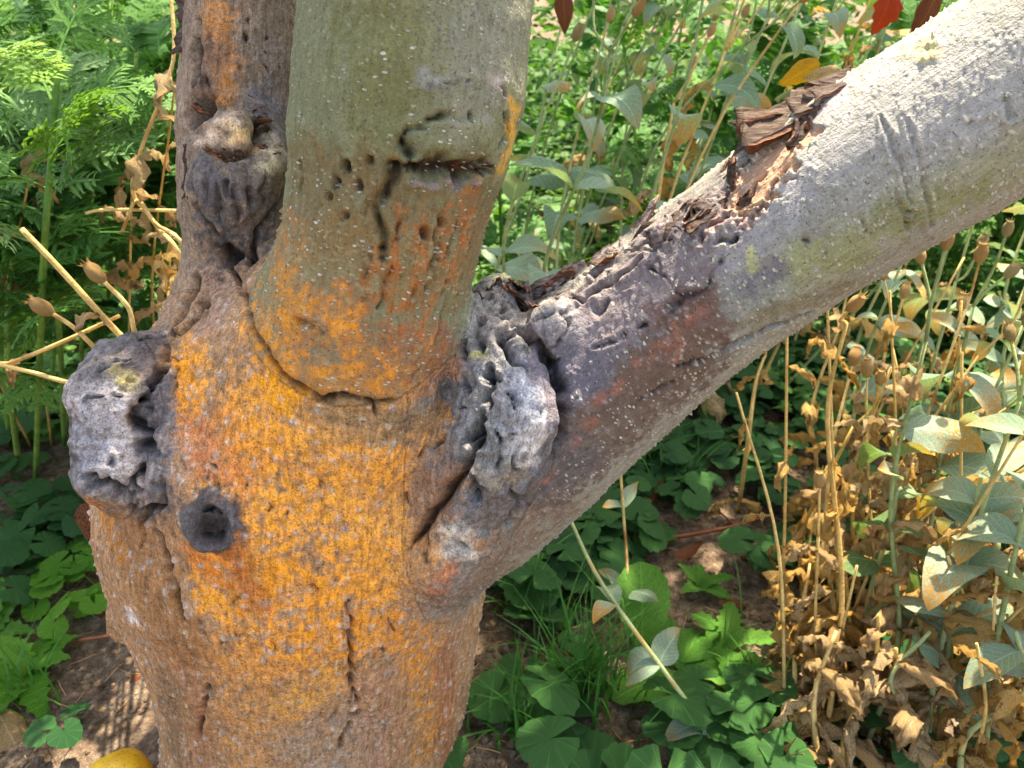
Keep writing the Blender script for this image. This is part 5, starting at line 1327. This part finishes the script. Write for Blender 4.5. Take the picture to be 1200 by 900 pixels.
# --- dry stems with capsules beside the left stub
b0 = gpt(160, 470)
def dry_stem(pts, label, cap=True, leaf=0, r=(.0018, .0014)):
    path = smooth_path(pts); root = thing('dry_flower_stem', tuple(float(x) for x in path[0]), label, 'dry stem'); tubes('stem', [(path, *r)], root, M_STEMD)
    if cap:
        dd = path[-1] - path[-3]; c = bpy.data.objects.new('seed_capsule', random.choice(L_CAPS)); COL.objects.link(c); c.parent = root
        c.matrix_basis = Matrix.Translation(Vector(path[-1] - dd * .1) - Vector(root.location)) @ Vector(dd).to_track_quat('Z', 'Y').to_matrix().to_4x4() @ Matrix.Scale(.018, 4)
    for k in range(leaf): i = int(len(path) * (.55 + .2 * k)); put('leaf', random.choice(L_WITH), root, path[i], rvec(1.0), U(.03, .05))
    return root
dry_stem([b0, P(185,430,.56), P(160,395,.52), P(150,360,.51), P(122,330,.505)], 'curved straw stem topped by a plump dry capsule over the stub')
dry_stem([b0 + .01, P(170,450,.57), P(120,415,.53), P(88,385,.515), P(62,368,.51)], 'straw stem holding a frilled dry capsule left of the stub')
dry_stem([b0 + .02, P(190,440,.58), P(140,392,.54), P(70,315,.52), P(25,268,.51)], 'thick straight straw stem slanting up past two capsules', cap=False, leaf=1, r=(.0024,.0019))
dry_stem([b0 - .01, P(160,455,.56), P(90,450,.53), P(40,437,.53), P(-30,420,.53)], 'low straw stem reaching out sideways below the capsules', cap=False)
dry_stem([gpt(-60,560), P(-40,440,.55), P(10,426,.545), P(70,402,.54), P(140,370,.54)], 'thin straw stem rising to a papery bract beside the stub', cap=False, leaf=1)
dry_stem([b0 + .03, P(215,330,.66), P(180,260,.62), P(155,215,.60), P(190,110,.58), P(204,60,.575), P(198,-30,.57)], 'long bent straw stem climbing past the weathered left stem', cap=False, leaf=2)
dry_stem([gpt(215,520), P(225,330,.64), P(180,260,.61), P(160,235,.605), P(143,272,.60)], 'short broken straw stem hooked over behind the left stem', cap=False)
dry_stem([P(235,248,.62), P(170,246,.61), P(120,246,.605), P(100,250,.60)], 'horizontal straw stem pointing out behind the left stem', cap=False, r=(.0016,.0012))
for k, (x, y, d, s) in enumerate(((60,185,.66,.05),(155,195,.66,.06),(205,100,.62,.04),(35,205,.64,.05),(190,300,.68,.06),(200,280,.7,.05),(215,370,.68,.05))):
    base = gpt(x, 520); root = campion([base, (base + P(x, y, d)) / 2 + rvec(.01), P(x, y, d)], 'withered tan leaf stem hanging in the feathery leaves', 'withered stems among the feathery leaves', nodes=3, first=.75, last=1.0, dead=2, caps=0, stem='dry', leaf=(s, s * 1.3), r=(.0016, .001))
# --- round-leaved plants of the ground
G_O = 'round leaved plants under the limb'
def rp(px, py, n, L, size, label='big scalloped round leaves growing beside the trunk foot', group='large round leaved plants right of the trunk', **kw):
    return round_plant(gpt(px, py), label, group, n, L, size, **kw)
for x, y, n in ((590,860,2),(625,790,3),(600,750,2),(670,905,4),(740,890,3),(770,930,4),(585,700,3),(820,900,3)): rp(x, y, n, L_ROUND, (.025, .033))
for x, y, n in ((650,700,5),(700,700,4),(610,680,4),(690,650,5),(640,640,5),(600,640,4),(740,640,5),(860,880,5),(900,860,5),(880,930,5),(840,840,4),(930,900,5)):
    rp(x, y, n, L_ROUND, (.018, .026), 'smaller scalloped round leaves in patchy sun below the limb', 'smaller round leaved plants below the limb')
for k in range(85):
    px, py = U(600, 1020), U(450, 690)
    if 780 < px < 880 and 610 < py: continue
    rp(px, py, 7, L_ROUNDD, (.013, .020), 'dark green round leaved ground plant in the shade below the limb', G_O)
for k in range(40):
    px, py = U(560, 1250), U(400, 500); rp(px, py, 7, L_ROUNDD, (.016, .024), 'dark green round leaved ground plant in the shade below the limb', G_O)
for k in range(30):
    px, py = U(980, 1260), U(560, 900); rp(px, py, 6, L_ROUNDD + L_ROUND[:1], (.014, .021), 'green round leaved plant at the feet of the withered stems', 'round leaved plants under the withered stems')
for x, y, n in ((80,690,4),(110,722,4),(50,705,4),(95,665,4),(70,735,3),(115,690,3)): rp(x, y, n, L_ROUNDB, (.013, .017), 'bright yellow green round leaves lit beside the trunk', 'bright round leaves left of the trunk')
for x, y, n in ((55,640,5),(100,630,4),(10,640,5),(30,600,6),(130,600,4),(0,680,5),(70,590,6),(120,560,5),(20,560,6),(60,620,5),(90,610,5),(-10,720,5),(30,660,4),(125,640,3)): rp(x, y, n, L_ROUND, (.016, .022), 'dull green round leaves on the ground left of the stub', 'dull round leaves left of the stub')
for k in range(24):
    px, py = U(-80, 240), U(420, 560); rp(px, py, 6, L_ROUNDD + L_ROUND[:1], (.017, .026), 'shaded round leaved plant below the feathery leaves', 'round leaved plants below the feathery leaves')
rp(85, 880, 3, L_ROUNDD, (.012, .015), 'small dark clover like plant beside the yellow fruit', None)
# rosettes of toothed leaves left of the trunk, upright oval leaf on the right
def rosette(base, n, size, lib_, label, cat='plant', lift=(.2, .8), group=None, name='leaf_rosette'):
    root = thing(name, tuple(float(x) for x in base), label, cat, group); a = U(0, 6)
    for k in range(n):
        a += 2.4; el = U(*lift); put('leaf', random.choice(lib_), root, np.array(base) + [0, 0, .003], (math.cos(a) * math.cos(el), math.sin(a) * math.cos(el), math.sin(el)), U(*size), roll=U(-.2, .2))
    return root
L_TOOTH = lib(leaf_shape, M_ROUNDB, [dict(kind='lance', bend=.9, fold=.3, wave=.2, seed=41, tooth=.16, n=14), dict(kind='lance', bend=1.4, fold=.2, wave=.25, seed=42, tooth=.2, n=14)])
L_TOOTHD = lib(leaf_shape, M_LETT, [dict(kind='lance', bend=.9, fold=.3, wave=.2, seed=43, tooth=.16, n=14), dict(kind='lance', bend=1.4, fold=.2, wave=.25, seed=44, tooth=.2, n=14)])
rosette(gpt(35,790), 8, (.045, .065), L_TOOTH, 'bright green toothed leaf rosette on bare soil left of the trunk', lift=(.5, 1.1))
rosette(gpt(-15,750), 9, (.05, .07), L_TOOTHD, 'taller toothed green rosette cut by the picture side beside the soil', lift=(.6, 1.2))
rosette(gpt(-60,880), 7, (.05, .07), L_TOOTHD, 'green blade leaves rising beside the curled tan leaf', lift=(.7, 1.2))
o = rosette(gpt(752,770), 1, (.08, .08), L_LETT[:1], 'single upright oval light green leaf beyond the leaning grey stem', lift=(1.25, 1.26)); o.children[0].matrix_basis = Matrix.Translation((0, 0, 0)) @ frame_mat((.0, .25, 1), (0, -1, .2)).to_4x4() @ Matrix.Scale(.092, 4)
rosette(gpt(800,790), 6, (.06, .08), L_LETT, 'low spreading oval leaved rosette in the shade below the limb', lift=(.2, .6))
rosette(gpt(850,760), 5, (.05, .06), L_TOOTHD, 'small toothed leafed seedling on the dark soil', lift=(.5, 1.0))
rosette(gpt(820,690), 5, (.03, .04), L_TOOTHD, 'tiny upright seedling on the dark soil by the twig', lift=(.7, 1.2))
# special leaves in the thicket
def hang(me, px, py, d, size, dirv, label, cat='leaf', name='hanging_leaf', roll=0.0):
    o = bpy.data.objects.new(name, me); COL.objects.link(o); o.matrix_basis = Matrix.Translation(Vector(P(px, py, d))) @ frame_mat(dirv, (0, -1, .3), roll).to_4x4() @ Matrix.Scale(size, 4); return tag(o, label, cat)
hang(L_RED[0], 1045, -12, .80, .05, (-.1, -.2, -1), 'dark red leaf hanging among the stems above the limb')
hang(L_YEL[0], 960, 72, .62, .042, (-1, -.2, -.6), 'orange yellow withered leaf caught above the torn bark')
hang(L_TAN[0], 985, 82, .60, .03, (-.8, -.2, -.1), 'pale yellow curled leaf lying over the torn bark')
hang(L_BROWN[0], 660, -10, .85, .05, (.1, -.2, -1), 'rusty brown leaf hanging right of the olive stem')
hang(L_BROWN[0], 1100, -10, .75, .05, (-.3, -.2, -1), 'orange brown leaf hanging behind the upper limb')
# --- grass tufts
def grass(px, py, n, h, spread, label):
    base = gpt(px, py); V, F = [], []; rg = random
    for k in range(n):
        a = U(0, 6.28); r = abs(random.gauss(0, spread)); b = np.array([base[0] + r * math.cos(a), base[1] + r * math.sin(a), base[2]]); L = h * U(.5, 1.1); az = U(0, 6.28); lean = U(.2, .9); w = U(.0011, .0022); s = np.array([-math.sin(az), math.cos(az), 0]) * w; i0 = len(V)
        for j in range(6):
            t = j / 5; p = b + np.array([math.cos(az) * lean * L * t * t, math.sin(az) * lean * L * t * t, L * (t - .35 * lean * t * t)]); V += [p - s * (1 - t * .95), p + s * (1 - t * .95)]
        for j in range(5): F.append((i0 + 2 * j, i0 + 2 * j + 1, i0 + 2 * j + 3, i0 + 2 * j + 2))
    me = mesh_from('grass_tuft', np.array(V), F, [(0, 0)] * len(V)); me.materials.append(M_GRASS); return tag(link('grass_tuft', me), label, 'grass', kind='stuff')
grass(685, 810, 130, .10, .026, 'fine green grass tuft between the round leaves below the limb')
grass(620, 720, 40, .09, .03, 'sparse grass blades beside the trunk below the limb')
grass(600, 860, 30, .07, .03, 'few grass blades on soil at the trunk foot')
grass(880, 800, 30, .07, .04, 'thin grass blades beside the withered stems')
grass(760, 560, 60, .10, .08, 'shaded grass behind the leaning stem')
grass(20, 820, 25, .08, .03, 'grass blades among the toothed rosettes')
# --- far bank: leaves too far off to tell apart
def bank():
    n = 42000; rg = np.random.default_rng(77)
    x = rg.uniform(-5.5, 6.0, n); y = 2.2 + rg.beta(1.2, 2.2, n) * 3.4; top = .55 + .32 * (y - 2.2) + .18 * fbm(np.stack([x, y, 0 * x], 1) * 2.2, 3, 2); z = top * rg.beta(2.2, 1.1, n)
    c = np.stack([x, y, z], 1); d = rg.normal(size=(n, 3)); d[:, 2] = np.abs(d[:, 2]) * .5; d /= np.linalg.norm(d, axis=1)[:, None]; s = np.cross(d, rg.normal(size=(n, 3))); s /= np.linalg.norm(s, axis=1)[:, None]; L = rg.uniform(.03, .085, n)[:, None]
    V = np.stack([c - d * L * .5, c + s * L * .22, c + d * L * .5, c - s * L * .22], 1).reshape(-1, 3); F = np.arange(4 * n).reshape(-1, 4)
    me = mesh_from('thicket', V, F, np.tile([(0, .5), (.5, 1), (1, .5), (.5, 0)], (n, 1)))
    t = leaf_material('thicket_leaf', lin(56,104,44), lin(96,140,66), .35, .6); nt = t.node_tree
    g = nt.nodes.new('ShaderNodeNewGeometry')
    for l in list(nt.links):
        if l.from_node.type == 'OBJECT_INFO': ts = l.to_socket; nt.links.remove(l); nt.links.new(g.outputs['Random Per Island'], ts)
    me.materials.append(t); tag(link('thicket', me), 'green leafy thicket closing the view far behind the tree', 'thicket', kind='stuff')
bank()

# low leafy carpet on the ground behind
def carpet():
    n = 85000; rg = np.random.default_rng(78)
    y = .85 + rg.beta(1.0, 1.3, n) * 4.5; x = rg.uniform(-1, 1, n) * (.9 + 1.0 * y)
    keep = ~((np.hypot((x - .22) / .16, (y - .93) / .10) < 1)); x, y = x[keep], y[keep]; n = len(x)
    c = np.stack([x, y, gz(x, y) + rg.uniform(.004, .05, n)], 1); a = rg.uniform(0, 6.28, n); d = np.stack([np.cos(a), np.sin(a), rg.normal(0, .35, n)], 1); d /= np.linalg.norm(d, axis=1)[:, None]; s = np.stack([-np.sin(a), np.cos(a), rg.normal(0, .3, n)], 1); L = rg.uniform(.014, .030, n)[:, None] * (1 + .45 * np.clip(y - .9, 0, 3))[:, None]
    V = np.stack([c - d * L * .5, c - d * L * .1 + s * L * .36, c + d * L * .3 + s * L * .3, c + d * L * .5, c + d * L * .3 - s * L * .3, c - d * L * .1 - s * L * .36], 1).reshape(-1, 3); F = np.arange(6 * n).reshape(-1, 6)
    me = mesh_from('ground_cover', V, F, np.tile([(0, .5), (.4, 1), (.8, 1), (1, .5), (.8, 0), (.4, 0)], (n, 1))); me.materials.append(bpy.data.materials['thicket_leaf'])
    tag(link('ground_cover', me), 'low green leafy carpet covering the ground behind the tree', 'ground cover', kind='stuff')
carpet()
# the feathery bank goes on to the left of the view
for k in range(12):
    b = gxy(U(-1.9, -.72), U(.55, 1.3)); h = U(.35, .6); l = np.array([U(-.1, .1), U(-.1, .1), 0])
    fern_plant([b, b + l * .4 + [0, 0, h * .5], b + l + [0, 0, h]], 'dense feathery plant in the dark green bank behind the tree', 'feathery plants of the far bank', leaves=12, lib_=random.choice((L_FERN, L_FERND)), size=(.13, .19), first=.12)
